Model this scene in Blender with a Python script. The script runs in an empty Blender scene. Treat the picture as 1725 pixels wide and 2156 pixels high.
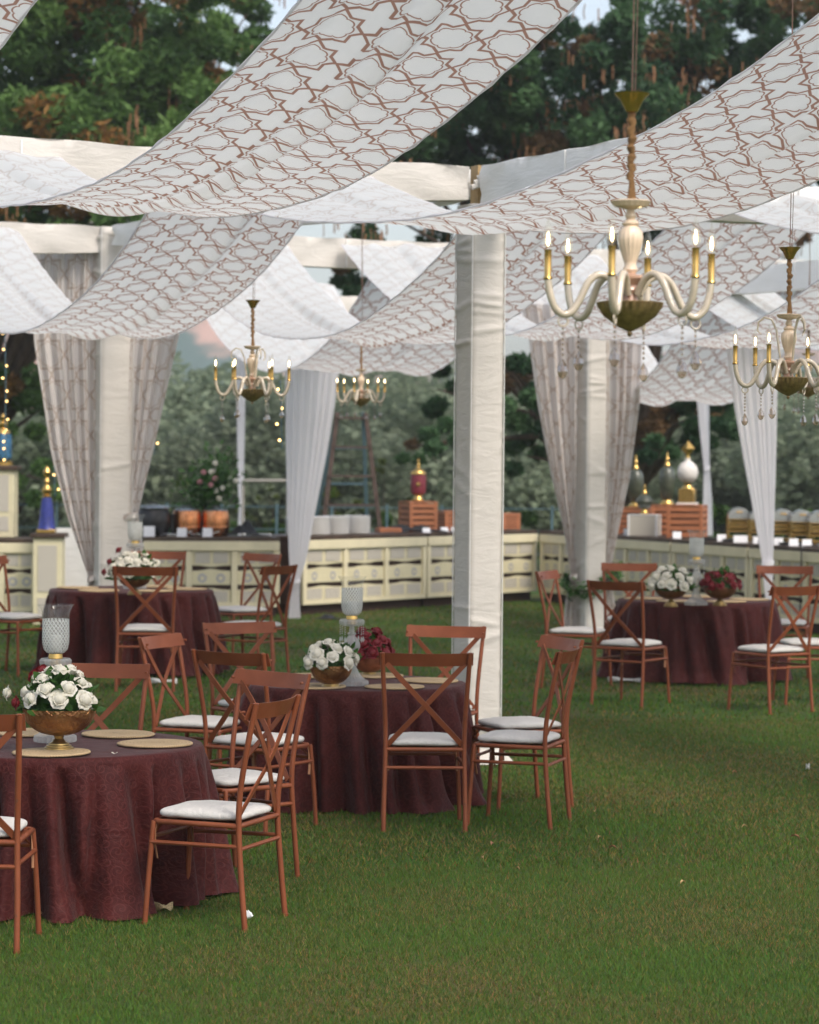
import bpy, math, random
import numpy as np
from mathutils import Vector, Matrix, Euler
random.seed(7); rng = np.random.default_rng(7)
sc = bpy.context.scene
COL = sc.collection
pi = math.pi
R = math.radians

# ------------------------------------------------------------------ camera
CAMZ = 1.94
PXW, PXH, F = 1725.0, 2156.0, 5840.0      # working frame used for measuring
cam_d = bpy.data.cameras.new('camera'); cam = bpy.data.objects.new('camera', cam_d); COL.objects.link(cam)
cam_d.sensor_fit = 'HORIZONTAL'; cam_d.sensor_width = 24.0; cam_d.lens = 24.0*F/PXW
cam_d.clip_start = 0.1; cam_d.clip_end = 3000
PITCH = math.atan(108.0/F); ROLL = R(0.5)
M_cam = Matrix.Translation((0, 0, CAMZ)) @ Euler((pi/2-PITCH, 0, 0)).to_matrix().to_4x4() @ Matrix.Rotation(ROLL, 4, 'Z')
cam.matrix_world = M_cam
sc.camera = cam
cam_d.dof.use_dof = True; cam_d.dof.focus_distance = 11.9; cam_d.dof.aperture_fstop = 3.6

def ss(a, b, x):
    t = min(1, max(0, (x-a)/(b-a))); return t*t*(3-2*t)
def gz(x, y):                              # the lawn rises a little towards the back
    return 0.11*ss(16.5, 21.5, y)+.085*ss(17, 20.5, y)*ss(.6, 1.8, -x)*(1-ss(26, 31, y))
RM = M_cam.to_3x3()
def ray(px, py):
    return RM @ Vector(((px-PXW/2)/F, (PXH/2-py)/F, -1.0))
def at(px, py, Y):                         # point at distance Y seen at a measured place
    d = ray(px, py); t = Y/d.y
    return Vector((d.x*t, Y, CAMZ+d.z*t))
def G(px, py, h=0.0):                      # point at height h above the lawn
    d = ray(px, py); z = h; t = 10.0
    for _ in range(8):
        t = (z-CAMZ)/d.z; z = gz(d.x*t, d.y*t)+h
    return Vector((d.x*t, d.y*t, z))

# ------------------------------------------------------------------ node helpers
class E:
    def __init__(s, t, sock): s.t = t; s.s = sock
    def _m(s, op, *o, swap=False):
        n = s.t.nodes.new('ShaderNodeMath'); n.operation = op
        a = (o[0], s) if swap else (s,)+o
        for i, v in enumerate(a):
            if isinstance(v, E): s.t.links.new(v.s, n.inputs[i])
            else: n.inputs[i].default_value = v
        return E(s.t, n.outputs[0])
    def __add__(s, o): return s._m('ADD', o)
    def __radd__(s, o): return s._m('ADD', o)
    def __sub__(s, o): return s._m('SUBTRACT', o)
    def __rsub__(s, o): return s._m('SUBTRACT', o, swap=True)
    def __mul__(s, o): return s._m('MULTIPLY', o)
    def __rmul__(s, o): return s._m('MULTIPLY', o)
    def abs(s): return s._m('ABSOLUTE')
    def sin(s): return s._m('SINE')
    def cos(s): return s._m('COSINE')
    def min(s, o): return s._m('MINIMUM', o)
    def max(s, o): return s._m('MAXIMUM', o)
    def fract(s): return s._m('FRACT')
    def sqrt(s): return s._m('SQRT')
    def lt(s, o, w=0.004):                 # soft less-than
        n = s.t.nodes.new('ShaderNodeMapRange'); n.interpolation_type = 'SMOOTHSTEP'
        s.t.links.new(s.s, n.inputs[0]); n.inputs[1].default_value = o-w; n.inputs[2].default_value = o+w
        n.inputs[3].default_value = 1; n.inputs[4].default_value = 0
        return E(s.t, n.outputs[0])
def atan2(a, b): return a._m('ARCTAN2', b)

def newmat(name):
    m = bpy.data.materials.new(name); m.use_nodes = True
    t = m.node_tree; t.nodes.clear()
    return m, t
def out(t, sh):
    o = t.nodes.new('ShaderNodeOutputMaterial'); t.links.new(sh, o.inputs[0])
def node(t, typ, **kw):
    n = t.nodes.new(typ)
    for k, v in kw.items():
        if k in n.inputs.keys():
            if isinstance(v, bpy.types.NodeSocket): t.links.new(v, n.inputs[k])
            else: n.inputs[k].default_value = v
        else: setattr(n, k, v)
    return n
def rgba(c): return (c[0], c[1], c[2], 1.0)
def mixc(t, f, a, b):
    n = t.nodes.new('ShaderNodeMix'); n.data_type = 'RGBA'
    for i, v in ((0, f), (6, a), (7, b)):
        if isinstance(v, E): v = v.s
        if isinstance(v, bpy.types.NodeSocket): t.links.new(v, n.inputs[i])
        elif i == 0: n.inputs[0].default_value = v
        else: n.inputs[i].default_value = rgba(v)
    return n.outputs[2]
def noise(t, scale, detail=4, vec=None, rough=0.55, dist=0.0):
    n = node(t, 'ShaderNodeTexNoise', Scale=scale, Detail=detail, Roughness=rough, Distortion=dist)
    if vec is not None: t.links.new(vec, n.inputs['Vector'])
    return n.outputs['Fac']
def coords(t, kind='Object', scale=None):
    c = t.nodes.new('ShaderNodeTexCoord').outputs[kind]
    if scale is None: return c
    m = node(t, 'ShaderNodeMapping', Scale=scale); t.links.new(c, m.inputs['Vector'])
    return m.outputs[0]
def ramp(t, fac, stops):
    n = t.nodes.new('ShaderNodeValToRGB'); t.links.new(fac, n.inputs[0])
    el = n.color_ramp.elements
    while len(el) < len(stops): el.new(0.5)
    for e, (p, c) in zip(el, stops): e.position = p; e.color = rgba(c)
    return n.outputs[0]
def bump(t, h, strength=0.3, dist=0.01):
    n = node(t, 'ShaderNodeBump', Strength=strength, Distance=dist)
    t.links.new(h.s if isinstance(h, E) else h, n.inputs['Height'])
    return n.outputs[0]
def principled(t, col, rough=0.5, metal=0.0, normal=None, **kw):
    n = node(t, 'ShaderNodeBsdfPrincipled', Roughness=rough, Metallic=metal)
    if isinstance(col, bpy.types.NodeSocket): t.links.new(col, n.inputs['Base Color'])
    else: n.inputs['Base Color'].default_value = rgba(col)
    if normal is not None: t.links.new(normal, n.inputs['Normal'])
    for k, v in kw.items():
        k = k.replace('_', ' ')
        if isinstance(v, bpy.types.NodeSocket): t.links.new(v, n.inputs[k])
        else: n.inputs[k].default_value = v
    return n.outputs[0]
def simple(name, col, rough=0.5, metal=0.0, var=0.18, nscale=30, bstr=0.15, bdist=0.002, stretch=None, **kw):
    m, t = newmat(name)
    v = coords(t, 'Object', stretch)
    f = noise(t, nscale, 5, v)
    lo = [c*(1-var) for c in col]; hi = [min(1, c*(1+var)) for c in col]
    c = ramp(t, f, [(0.3, lo), (0.7, hi)])
    nb = bump(t, noise(t, nscale*4, 3, v), bstr, bdist) if bstr else None
    out(t, principled(t, c, rough, metal, nb, **kw))
    return m

# ------------------------------------------------------------------ mesh helpers
class MB:
    def __init__(s): s.v = []; s.f = []; s.uv = []; s.m = []; s.hasuv = False
    def add(s, verts, faces, uvs=None, mi=0):
        b = len(s.v); s.v += [tuple(p) for p in verts]
        for i, f in enumerate(faces):
            s.f.append(tuple(b+k for k in f)); s.m.append(mi)
            if uvs is not None: s.uv.append([uvs[k] for k in f]); s.hasuv = True
            else: s.uv.append([(0, 0)]*len(f))
        return s
    def box(s, c, size, rz=0, mi=0, bev=0.0, taper=1.0):
        hx, hy, hz = size[0]/2, size[1]/2, size[2]/2
        b = min(bev, hx*.9, hy*.9, hz*.9)
        cs, sn = math.cos(rz), math.sin(rz)
        def T(x, y, z): return (c[0]+x*cs-y*sn, c[1]+x*sn+y*cs, c[2]+z)
        if b <= 0:
            vs = [T(x*hx*(taper if z > 0 else 1), y*hy*(taper if z > 0 else 1), z*hz) for z in (-1, 1) for y in (-1, 1) for x in (-1, 1)]
            return s.add(vs, [(0, 2, 3, 1), (4, 5, 7, 6), (0, 1, 5, 4), (2, 6, 7, 3), (0, 4, 6, 2), (1, 3, 7, 5)], mi=mi)
        loops = []
        for z, k in ((-hz, 1), (-hz+b, 0), (hz-b, 0), (hz, 1)):
            tp = taper if z > 0 else 1
            i = b if k else 0
            X, Y = hx*tp, hy*tp
            pts = [(X-i, Y-b-0), (X-b, Y-i), (-X+b, Y-i), (-X+i, Y-b), (-X+i, -Y+b), (-X+b, -Y+i), (X-b, -Y+i), (X-i, -Y+b)]
            loops.append([T(p[0], p[1], z) for p in pts])
        vs = [p for l in loops for p in l]; fs = []
        for j in range(3):
            for i in range(8):
                a, d = j*8+i, j*8+(i+1) % 8
                fs.append((a, d, d+8, a+8))
        fs.append(tuple(range(7, -1, -1))); fs.append(tuple(range(24, 32)))
        return s.add(vs, fs, mi=mi)
    def tube(s, pts, r, n=8, mi=0, cap=True):
        pts = [Vector(p) for p in pts]; N = len(pts)
        rs = r if isinstance(r, (list, tuple)) else [r]*N
        vs = []; up = None
        for i, p in enumerate(pts):
            d = (pts[min(i+1, N-1)]-pts[max(i-1, 0)])
            if d.length < 1e-9: d = Vector((0, 0, 1))
            d.normalize()
            if up is None:
                up = Vector((0, 0, 1)) if abs(d.z) < .9 else Vector((1, 0, 0))
            a = up-d*up.dot(d)
            if a.length < 1e-6: a = d.orthogonal()
            a.normalize(); b = d.cross(a); up = a
            for k in range(n):
                q = 2*pi*k/n
                vs.append(p+(a*math.cos(q)+b*math.sin(q))*rs[i])
        fs = []
        for i in range(N-1):
            for k in range(n):
                fs.append((i*n+k, i*n+(k+1) % n, (i+1)*n+(k+1) % n, (i+1)*n+k))
        if cap: fs.append(tuple(range(n-1, -1, -1))); fs.append(tuple((N-1)*n+k for k in range(n)))
        return s.add(vs, fs, mi=mi)
    def lathe(s, prof, n=20, c=(0, 0, 0), mi=0, rfun=None, cap=True, uvr=None):
        vs = []; us = []
        for j, (r, z) in enumerate(prof):
            for k in range(n):
                q = 2*pi*k/n
                rr = r*(rfun(q, z, j) if rfun else 1)
                vs.append((c[0]+rr*math.cos(q), c[1]+rr*math.sin(q), c[2]+z)); us.append((k/n, z))
        fs = []
        for j in range(len(prof)-1):
            for k in range(n):
                fs.append((j*n+k, j*n+(k+1) % n, (j+1)*n+(k+1) % n, (j+1)*n+k))
        if cap:
            fs.append(tuple(range(n-1, -1, -1))); L = (len(prof)-1)*n; fs.append(tuple(L+k for k in range(n)))
        return s.add(vs, fs, us, mi)
    def grid(s, fn, nu, nv, uvf=None, mi=0, flip=False):
        vs = []; us = []
        for j in range(nv+1):
            for i in range(nu+1):
                vs.append(fn(i/nu, j/nv)); us.append(uvf(i/nu, j/nv) if uvf else (i/nu, j/nv))
        fs = []
        for j in range(nv):
            for i in range(nu):
                a = j*(nu+1)+i; f = (a, a+1, a+nu+2, a+nu+1)
                fs.append(f[::-1] if flip else f)
        return s.add(vs, fs, us, mi)
    def plate(s, pts, w, th, side, mi=0):   # flat bar along pts; side = width direction
        pts = [Vector(p) for p in pts]; sd = Vector(side).normalized(); vs = []; fs = []
        N = len(pts)
        for i, p in enumerate(pts):
            d = (pts[min(i+1, N-1)]-pts[max(i-1, 0)]).normalized()
            x = (sd-d*sd.dot(d)).normalized(); y = d.cross(x)
            for a, b in ((1, 1), (-1, 1), (-1, -1), (1, -1)): vs.append(p+x*a*w/2+y*b*th/2)
        for i in range(N-1):
            for k in range(4): fs.append((i*4+k, i*4+(k+1) % 4, i*4+4+(k+1) % 4, i*4+4+k))
        fs += [(3, 2, 1, 0), tuple((N-1)*4+k for k in range(4))]
        return s.add(vs, fs, mi=mi)
    def build(s, name, mats, parent=None, smooth=True, loc=None):
        me = bpy.data.meshes.new(name); me.from_pydata(s.v, [], s.f); me.update()
        if not isinstance(mats, (list, tuple)): mats = [mats]
        for m in mats: me.materials.append(m)
        if len(mats) > 1: me.polygons.foreach_set('material_index', s.m)
        if s.hasuv:
            l = me.uv_layers.new(name='UVMap')
            l.data.foreach_set('uv', [c for f in s.uv for p in f for c in p])
        if smooth:
            me.polygons.foreach_set('use_smooth', [True]*len(me.polygons))
            if smooth != 'all': me.set_sharp_from_angle(angle=R(40))
        o = bpy.data.objects.new(name, me); COL.objects.link(o)
        if parent is not None: o.parent = parent
        if loc is not None: o.location = loc
        return o
def npmesh(name, V, Fc, mat, parent=None, col=None, k=3):   # big numpy mesh of k-gons, optional per-vertex colour
    me = bpy.data.meshes.new(name)
    me.vertices.add(len(V)); me.vertices.foreach_set('co', V.astype(np.float32).ravel())
    nf = len(Fc); me.loops.add(nf*k); me.loops.foreach_set('vertex_index', Fc.astype(np.int32).ravel())
    me.polygons.add(nf); me.polygons.foreach_set('loop_start', np.arange(0, nf*k, k, dtype=np.int32))
    me.update(calc_edges=True); me.validate()
    if col is not None:
        a = me.color_attributes.new('tint', 'FLOAT_COLOR', 'POINT')
        a.data.foreach_set('color', np.concatenate([col, np.ones((len(col), 1))], 1).astype(np.float32).ravel())
    me.materials.append(mat)
    o = bpy.data.objects.new(name, me); COL.objects.link(o)
    if parent is not None: o.parent = parent
    return o
def tag(o, label=None, cat=None, group=None, kind=None):
    if label: o['label'] = label
    if cat: o['category'] = cat
    if group: o['group'] = group
    if kind: o['kind'] = kind
    return o
def empty(name, loc=(0, 0, 0), rz=0, label=None, cat=None, group=None):
    o = bpy.data.objects.new(name, None); COL.objects.link(o); o.empty_display_size = .1
    o.location = loc; o.rotation_euler = (0, 0, rz)
    return tag(o, label, cat, group)
KIDS = {}
def kids(o): return [c for c in COL.objects if c.parent == o]
def dup(root, loc, rz=0, label=None, scale=None):
    if root.name not in KIDS: KIDS[root.name] = [(c, kids(c)) for c in kids(root)]
    r = root.copy(); COL.objects.link(r); r.location = loc; r.rotation_euler = (0, 0, rz)
    if label: r['label'] = label
    if scale: r.scale = (scale,)*3
    for c, gs in KIDS[root.name]:
        q = c.copy(); COL.objects.link(q); q.parent = r
        for g in gs:
            h = g.copy(); COL.objects.link(h); h.parent = q
    return r
# ------------------------------------------------------------------ materials
MT = {}
def lattice(t, uv, cell):                  # star-and-cross trellis print, returns the ink mask
    sx = node(t, 'ShaderNodeSeparateXYZ'); t.links.new(uv, sx.inputs[0])
    x = (E(t, sx.outputs[0])*(1/cell)).fract()-0.5
    y = (E(t, sx.outputs[1])*(1/cell)).fract()-0.5
    ax, ay = x.abs(), y.abs()
    f = ax.max(ay).min((ax+ay)*0.7071)
    thick = (f-0.345).abs().lt(0.028, .007)
    th = atan2(y, x)
    r = (x*x+y*y).sqrt()
    lob = r-((th*4.0).cos().abs().sqrt()*0.05+0.280)
    thin = lob.abs().lt(0.014, .006)
    # a thin line inside each cross
    cx, cy = 0.5-ax, 0.5-ay
    return thick.max(thin)
def cloth_print(name, base, ink, cell=.27, strength=1.0, trans=.5, crease=.25):
    m, t = newmat(name)
    uv = node(t, 'ShaderNodeUVMap').outputs[0]
    mask = lattice(t, uv, cell)
    nz = noise(t, 9, 3, coords(t))
    c = mixc(t, mask*strength, base, ink)
    w = noise(t, 5, 5, coords(t), .6, .6)
    nb = bump(t, w, crease, .03)
    d = node(t, 'ShaderNodeBsdfDiffuse', Color=c, Normal=nb)
    tr = node(t, 'ShaderNodeBsdfTranslucent', Color=c, Normal=nb)
    x = node(t, 'ShaderNodeMixShader', Fac=trans); t.links.new(d.outputs[0], x.inputs[1]); t.links.new(tr.outputs[0], x.inputs[2])
    out(t, x.outputs[0]); return m
def cloth_plain(name, base, trans=.3, crease=.4, stretch=(1, 1, 1), scale=6, var=.05):
    m, t = newmat(name)
    v = coords(t, 'Object', stretch)
    f = noise(t, scale, 5, v, .6, .8)
    c = ramp(t, noise(t, 2.2, 4, v), [(.3, [k*(1-var) for k in base]), (.7, base)])
    nb = bump(t, f, crease, .03)
    d = node(t, 'ShaderNodeBsdfDiffuse', Color=c, Normal=nb)
    tr = node(t, 'ShaderNodeBsdfTranslucent', Color=c, Normal=nb)
    x = node(t, 'ShaderNodeMixShader', Fac=trans); t.links.new(d.outputs[0], x.inputs[1]); t.links.new(tr.outputs[0], x.inputs[2])
    out(t, x.outputs[0]); return m
INK = (.46, .27, .20)
MT['print'] = cloth_print('printed_underside', (.90, .88, .84), INK, .26, 1.0, .84)
MT['print_top'] = cloth_print('printed_topside', (.92, .94, .96), (.70, .65, .61), .26, .55, .58)
MT['curtain_print'] = cloth_print('printed_curtain', (.74, .69, .66), (.50, .39, .32), .36, .8, .35, .35)
MT['sheer'] = cloth_plain('white_sheer', (.94, .92, .94), .62, .1)
MT['wrap'] = cloth_plain('cream_wrap', (.70, .66, .605), .12, .35, (1, 1, 3.0), 5)
MT['wrap_white'] = cloth_plain('white_wrap', (.88, .87, .84), .2, .35, (.6, .6, 3), 5)
MT['canopy_dark'] = cloth_plain('brown_canopy', (.30, .23, .17), .2)
MT['scrap'] = cloth_plain('white_scrap', (.75, .74, .72), .2, .6)

def chair_paint():
    m, t = newmat('terracotta_paint')
    v = coords(t)
    c = ramp(t, noise(t, 7, 5, v), [(.25, (.19, .052, .022)), (.75, (.265, .078, .034))])
    sc_ = noise(t, 55, 3, v)
    chip = E(t, sc_).lt(.31, .02)
    c = mixc(t, chip, c, (.16, .06, .035))
    rr = ramp(t, noise(t, 20, 3, v), [(.3, (.36,)*3), (.7, (.5,)*3)])
    out(t, principled(t, c, .42, .15, bump(t, noise(t, 120, 2, v), .08, .002), Roughness=rr, Specular_IOR_Level=.28)); return m
MT['chair'] = chair_paint()
MT['cushion'] = cloth_plain('cushion_cotton', (.58, .56, .53), .0, .45, (1, 1, 1), 14, .1)
MT['ribbon'] = simple('tan_ribbon', (.33, .15, .075), .7)

def maroon():
    m, t = newmat('maroon_brocade')
    uv = node(t, 'ShaderNodeUVMap').outputs[0]
    sx = node(t, 'ShaderNodeSeparateXYZ'); t.links.new(uv, sx.inputs[0])
    U, V = E(t, sx.outputs[0])*(1/.082), E(t, sx.outputs[1])*(1/.082)
    def spiral(U, V, sgn, k):
        x, y = U.fract()-.5, V.fract()-.5
        r = (x*x+y*y).sqrt(); th = atan2(y, x)
        s = (th*sgn+r*k).sin().lt(-.62, .25)
        return s*r.lt(.34, .03), r
    s1, r1 = spiral(U, V, 1.0, 26.0)
    s2, r2 = spiral(U+.5, V+.5, -1.0, 26.0)
    ring = (r1-.40).abs().lt(.028, .014)
    wav = ((U+(V*6.283).sin()*.14).fract()-.5).abs().lt(.03, .015)
    grid = ((V+(U*6.283).sin()*.12).fract()-.5).abs().lt(.022, .014)
    mask = s1.max(s2*.8).max(ring*.35).max(wav*.9).max(grid*.6)
    wv = E(t, noise(t, 900, 2, uv))
    big = noise(t, 7.5, 6, coords(t), .68)
    base = ramp(t, big, [(.3, (.036, .0068, .0066)), (.72, (.082, .0155, .0135))])
    c = mixc(t, mask*.48, base, (.125, .035, .029))
    c = mixc(t, wv*.35, c, (.025, .005, .008))
    h = mask*.6+wv*.4
    h2 = E(t, noise(t, 11, 5, coords(t), .6, .8)); nb0 = bump(t, h2, .35, .05); nb1 = node(t, 'ShaderNodeBump', Strength=.35, Distance=.003); t.links.new(h.s, nb1.inputs['Height']); t.links.new(nb0, nb1.inputs['Normal'])
    out(t, principled(t, c, .55, 0, nb1.outputs[0], Sheen_Weight=.06, Sheen_Roughness=.45, Specular_IOR_Level=.10)); return m
MT['maroon'] = maroon()
MT['gold_trim'] = simple('gold_brocade_trim', (.42, .32, .17), .5, .3, .5, 160, .6, .004)

def jute():
    m, t = newmat('woven_jute')
    v = coords(t)
    sx = node(t, 'ShaderNodeSeparateXYZ'); t.links.new(v, sx.inputs[0])
    x, y = E(t, sx.outputs[0]), E(t, sx.outputs[1])
    r = (x*x+y*y).sqrt(); th = atan2(y, x)
    rope = ((r*(1/.016)+th*.159).fract()-.5).abs()
    tw = (th*90.0+r*500.0).sin()*.25
    h = rope+tw
    c = ramp(t, h.s, [(.0, (.58, .42, .24)), (.32, (.46, .31, .165)), (.5, (.20, .125, .06))])
    c2 = mixc(t, noise(t, 60, 4, v), c, (.50, .37, .21))
    out(t, principled(t, c2, .85, 0, bump(t, h*-1.0, .7, .004))); return m
MT['jute'] = jute()

def hammered():
    m, t = newmat('hammered_brass')
    v = coords(t)
    vo = node(t, 'ShaderNodeTexVoronoi', Scale=75); t.links.new(v, vo.inputs['Vector'])
    c = ramp(t, noise(t, 18, 5, v), [(.3, (.23, .10, .042)), (.7, (.40, .21, .09))])
    out(t, principled(t, c, .36, .8, bump(t, vo.outputs['Distance'], .55, .006))); return m
MT['brass_bowl'] = hammered()
MT['bronze_bowl'] = simple('copper_bronze', (.27, .10, .055), .4, .7, .25, 30, .3, .003)
MT['gold'] = simple('gold_metal', (.62, .40, .13), .25, .95, .12, 30, .05)
MT['antique'] = simple('antique_bronze', (.42, .29, .14), .42, .75, .35, 40, .5, .004)
MT['brass_dark'] = simple('dull_gold', (.38, .26, .10), .35, .85, .25, 30, .2)

def petal(name, a, b, sss=.12):
    m, t = newmat(name)
    c = ramp(t, noise(t, 45, 4, coords(t)), [(.3, a), (.7, b)])
    d = principled(t, c, .6, 0, None)
    tr = node(t, 'ShaderNodeBsdfTranslucent', Color=c)
    x = node(t, 'ShaderNodeMixShader', Fac=.25); t.links.new(d, x.inputs[1]); t.links.new(tr.outputs[0], x.inputs[2])
    out(t, x.outputs[0]); return m
MT['rose_white'] = petal('white_petal', (.76, .71, .56), (.86, .83, .75))
MT['rose_red'] = petal('red_petal', (.16, .006, .012), (.24, .012, .02))
MT['rose_pink'] = petal('pink_petal', (.55, .22, .25), (.65, .35, .36))
def leafmat(name, a, b, trans=.3, rough=.5):
    m, t = newmat(name)
    c = ramp(t, noise(t, 14, 3, coords(t)), [(.3, a), (.7, b)])
    d = principled(t, c, rough, 0, None, Specular_IOR_Level=.3)
    tr = node(t, 'ShaderNodeBsdfTranslucent', Color=c)
    x = node(t, 'ShaderNodeMixShader', Fac=trans); t.links.new(d, x.inputs[1]); t.links.new(tr.outputs[0], x.inputs[2])
    out(t, x.outputs[0]); return m
MT['leaf'] = leafmat('rose_leaf', (.02, .06, .015), (.07, .17, .03))

def glass(name, tint=(.985, .985, .975), frost=.25, cut=False, rough=.08):
    m, t = newmat(name)
    tr = node(t, 'ShaderNodeBsdfTransparent', Color=rgba(tint))
    fr = node(t, 'ShaderNodeBsdfTranslucent', Color=rgba((.85, .86, .84)))
    df = node(t, 'ShaderNodeBsdfDiffuse', Color=rgba((.82, .83, .80)))
    nb = None; fac = frost
    if cut:
        uv = node(t, 'ShaderNodeUVMap').outputs[0]
        sx = node(t, 'ShaderNodeSeparateXYZ'); t.links.new(uv, sx.inputs[0])
        U, V = E(t, sx.outputs[0])*22.0, E(t, sx.outputs[1])*(1/.023)
        a = ((U+V).fract()-.5).abs(); b = ((U-V).fract()-.5).abs()
        line = a.lt(.11, .05).max(b.lt(.11, .05))
        zone = E(t, sx.outputs[1]).lt(.155, .004)
        line = line*zone
        nb = bump(t, line, .6, .004)
        fac = (line*.62+zone*.17+.02)
    gl = node(t, 'ShaderNodeBsdfGlossy', Roughness=rough)
    if nb is not None: t.links.new(nb, gl.inputs['Normal']); t.links.new(nb, df.inputs['Normal'])
    m0 = node(t, 'ShaderNodeMixShader', Fac=.5); t.links.new(fr.outputs[0], m0.inputs[1]); t.links.new(df.outputs[0], m0.inputs[2])
    m1 = node(t, 'ShaderNodeMixShader')
    if isinstance(fac, E): t.links.new(fac.s, m1.inputs[0])
    else: m1.inputs[0].default_value = fac
    t.links.new(tr.outputs[0], m1.inputs[1]); t.links.new(m0.outputs[0], m1.inputs[2])
    lw = node(t, 'ShaderNodeLayerWeight', Blend=.25)
    ff = E(t, lw.outputs['Facing']); ff = ff*ff*.30+.02
    m2 = node(t, 'ShaderNodeMixShader'); t.links.new(ff.s, m2.inputs[0]); t.links.new(m1.outputs[0], m2.inputs[1]); t.links.new(gl.outputs[0], m2.inputs[2])
    out(t, m2.outputs[0]); return m
MT['glass_cut'] = glass('cut_glass', cut=True)
MT['crystal'] = glass('crystal', (.90, .90, .90), .35, False, .05)
def facet(name, tint):
    m, t = newmat(name)
    tr = node(t, 'ShaderNodeBsdfTransparent', Color=rgba(tint)); gl = node(t, 'ShaderNodeBsdfGlossy', Roughness=.02)
    lw = node(t, 'ShaderNodeLayerWeight', Blend=.5); f = E(t, lw.outputs['Facing']); f = f*.55+.16
    x = node(t, 'ShaderNodeMixShader'); t.links.new(f.s, x.inputs[0]); t.links.new(tr.outputs[0], x.inputs[1]); t.links.new(gl.outputs[0], x.inputs[2])
    out(t, x.outputs[0]); return m
MT['crystal_warm'] = facet('smoky_crystal', (.80, .70, .60))
MT['bulb_glass'] = glass('bulb_glass', (.98, .97, .94), .06, False, .03)
MT['arm_glass'] = simple('champagne_glass_arm', (.74, .63, .48), .16, 0, .12, 20, .05, Transmission_Weight=.25, Coat_Weight=.8)
MT['cream_glass'] = simple('cream_opal_glass', (.74, .58, .42), .25, 0, .1, 20, .05, Coat_Weight=.5)
MT['pink_glass'] = simple('pink_opal_glass', (.58, .36, .26), .25, 0, .1, 20, .05, Coat_Weight=.5)
MT['twine'] = simple('gold_twine_wrap', (.36, .20, .08), .55, .4, .35, 90, .9, .008, (1, 1, 4))
MT['wire'] = simple('thin_wire', (.18, .10, .07), .5, .3)
def emit(name, col, st):
    m, t = newmat(name)
    e = node(t, 'ShaderNodeEmission', Color=rgba(col), Strength=st); out(t, e.outputs[0]); return m
MT['glow'] = emit('filament_glow', (1, .74, .42), 9)
MT['fairy'] = emit('fairy_glow', (1, .62, .22), 4)

MT['cream'] = simple('cream_paint', (.66, .60, .40), .5, 0, .06, 6, .1)
MT['cream_edge'] = simple('cream_rail_paint', (.71, .64, .44), .5, 0, .06, 6, .1)
def perforated():
    m, t = newmat('perforated_panel')
    sx = node(t, 'ShaderNodeSeparateXYZ'); t.links.new(coords(t), sx.inputs[0])
    x, z = (E(t, sx.outputs[0])*(1/.028)).fract()-.5, (E(t, sx.outputs[2])*(1/.028)).fract()-.5
    d = (x*x+z*z).sqrt().lt(.3, .08)
    c = mixc(t, d*.8, (.56, .52, .44), (.25, .22, .2))
    out(t, principled(t, c, .6)); return m
MT['perf'] = perforated()
MT['ring'] = simple('grey_medallion', (.42, .41, .42), .6, 0, .3, 60, .3)
MT['slot'] = simple('dark_slot', (.045, .022, .016), .8)
MT['darkwood'] = simple('dark_wood_top', (.06, .035, .022), .45, 0, .4, 8, .2, .003, (1, 6, 1))
MT['black'] = simple('black_enamel', (.012, .011, .012), .35, 0, .2)
MT['blackcloth'] = simple('black_cloth', (.012, .013, .016), .8)
MT['copper'] = simple('polished_copper', (.62, .26, .12), .22, 1.0, .12, 9, .08, .002, (1, 1, 6))
MT['steel'] = simple('steel', (.55, .56, .57), .25, 1.0, .1)
MT['white'] = simple('white_china', (.72, .71, .69), .35, 0, .04)
MT['card'] = simple('white_card', (.78, .78, .80), .6, 0, .04)
MT['crate'] = simple('orange_wood', (.36, .13, .055), .55, 0, .25, 6, .2, .003, (1, 1, 9))
MT['crate_in'] = simple('crate_shade_wood', (.10, .04, .02), .7)  # darkened crate wood, paints the shade seen between the slats
MT['latticebox'] = MT['perf']
MT['urn_red'] = simple('maroon_urn', (.20, .03, .045), .4, .1, .3, 40, .2)
MT['urn_green'] = simple('olive_glaze', (.055, .062, .042), .3, .1, .5, 14, .2, Coat_Weight=.4)
MT['urn_white'] = simple('white_plaster', (.66, .62, .58), .6, 0, .15, 24, .5, .004)
MT['blue'] = simple('cobalt_enamel', (.025, .035, .20), .35, .1, .4, 24, .2)
MT['blue_gold'] = simple('blue_gold_enamel', (.03, .12, .22), .35, .2, .6, 30, .2)
MT['brown_metal'] = simple('rusty_metal', (.075, .05, .04), .6, .5, .4, 20, .3)
MT['bluepole'] = simple('blue_grey_metal', (.10, .17, .20), .5, .3, .3)
MT['bark'] = simple('bark', (.075, .05, .035), .9, 0, .4, 12, .8, .03, (1, 1, .3))
MT['pod'] = simple('dry_pod', (.24, .115, .05), .7, 0, .4, 30, .3)
MT['pale_pole'] = simple('pale_grey_pole', (.30, .28, .25), .6)
MT['bamboo'] = simple('raw_pole_wood', (.42, .28, .12), .6, 0, .3, 10, .3)
def tinted(name, trans=.35, rough=.6, spec=.25):
    m, t = newmat(name)
    a = node(t, 'ShaderNodeVertexColor', layer_name='tint').outputs[0]
    d = principled(t, a, rough, 0, None, Specular_IOR_Level=spec)
    tr = node(t, 'ShaderNodeBsdfTranslucent', Color=a)
    x = node(t, 'ShaderNodeMixShader', Fac=trans); t.links.new(d, x.inputs[1]); t.links.new(tr.outputs[0], x.inputs[2])
    out(t, x.outputs[0]); return m
MT['foliage'] = tinted('tree_leaves', .42)
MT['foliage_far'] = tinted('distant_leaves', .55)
MT['grass'] = tinted('grass_blades', .3, .6, .12)
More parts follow.
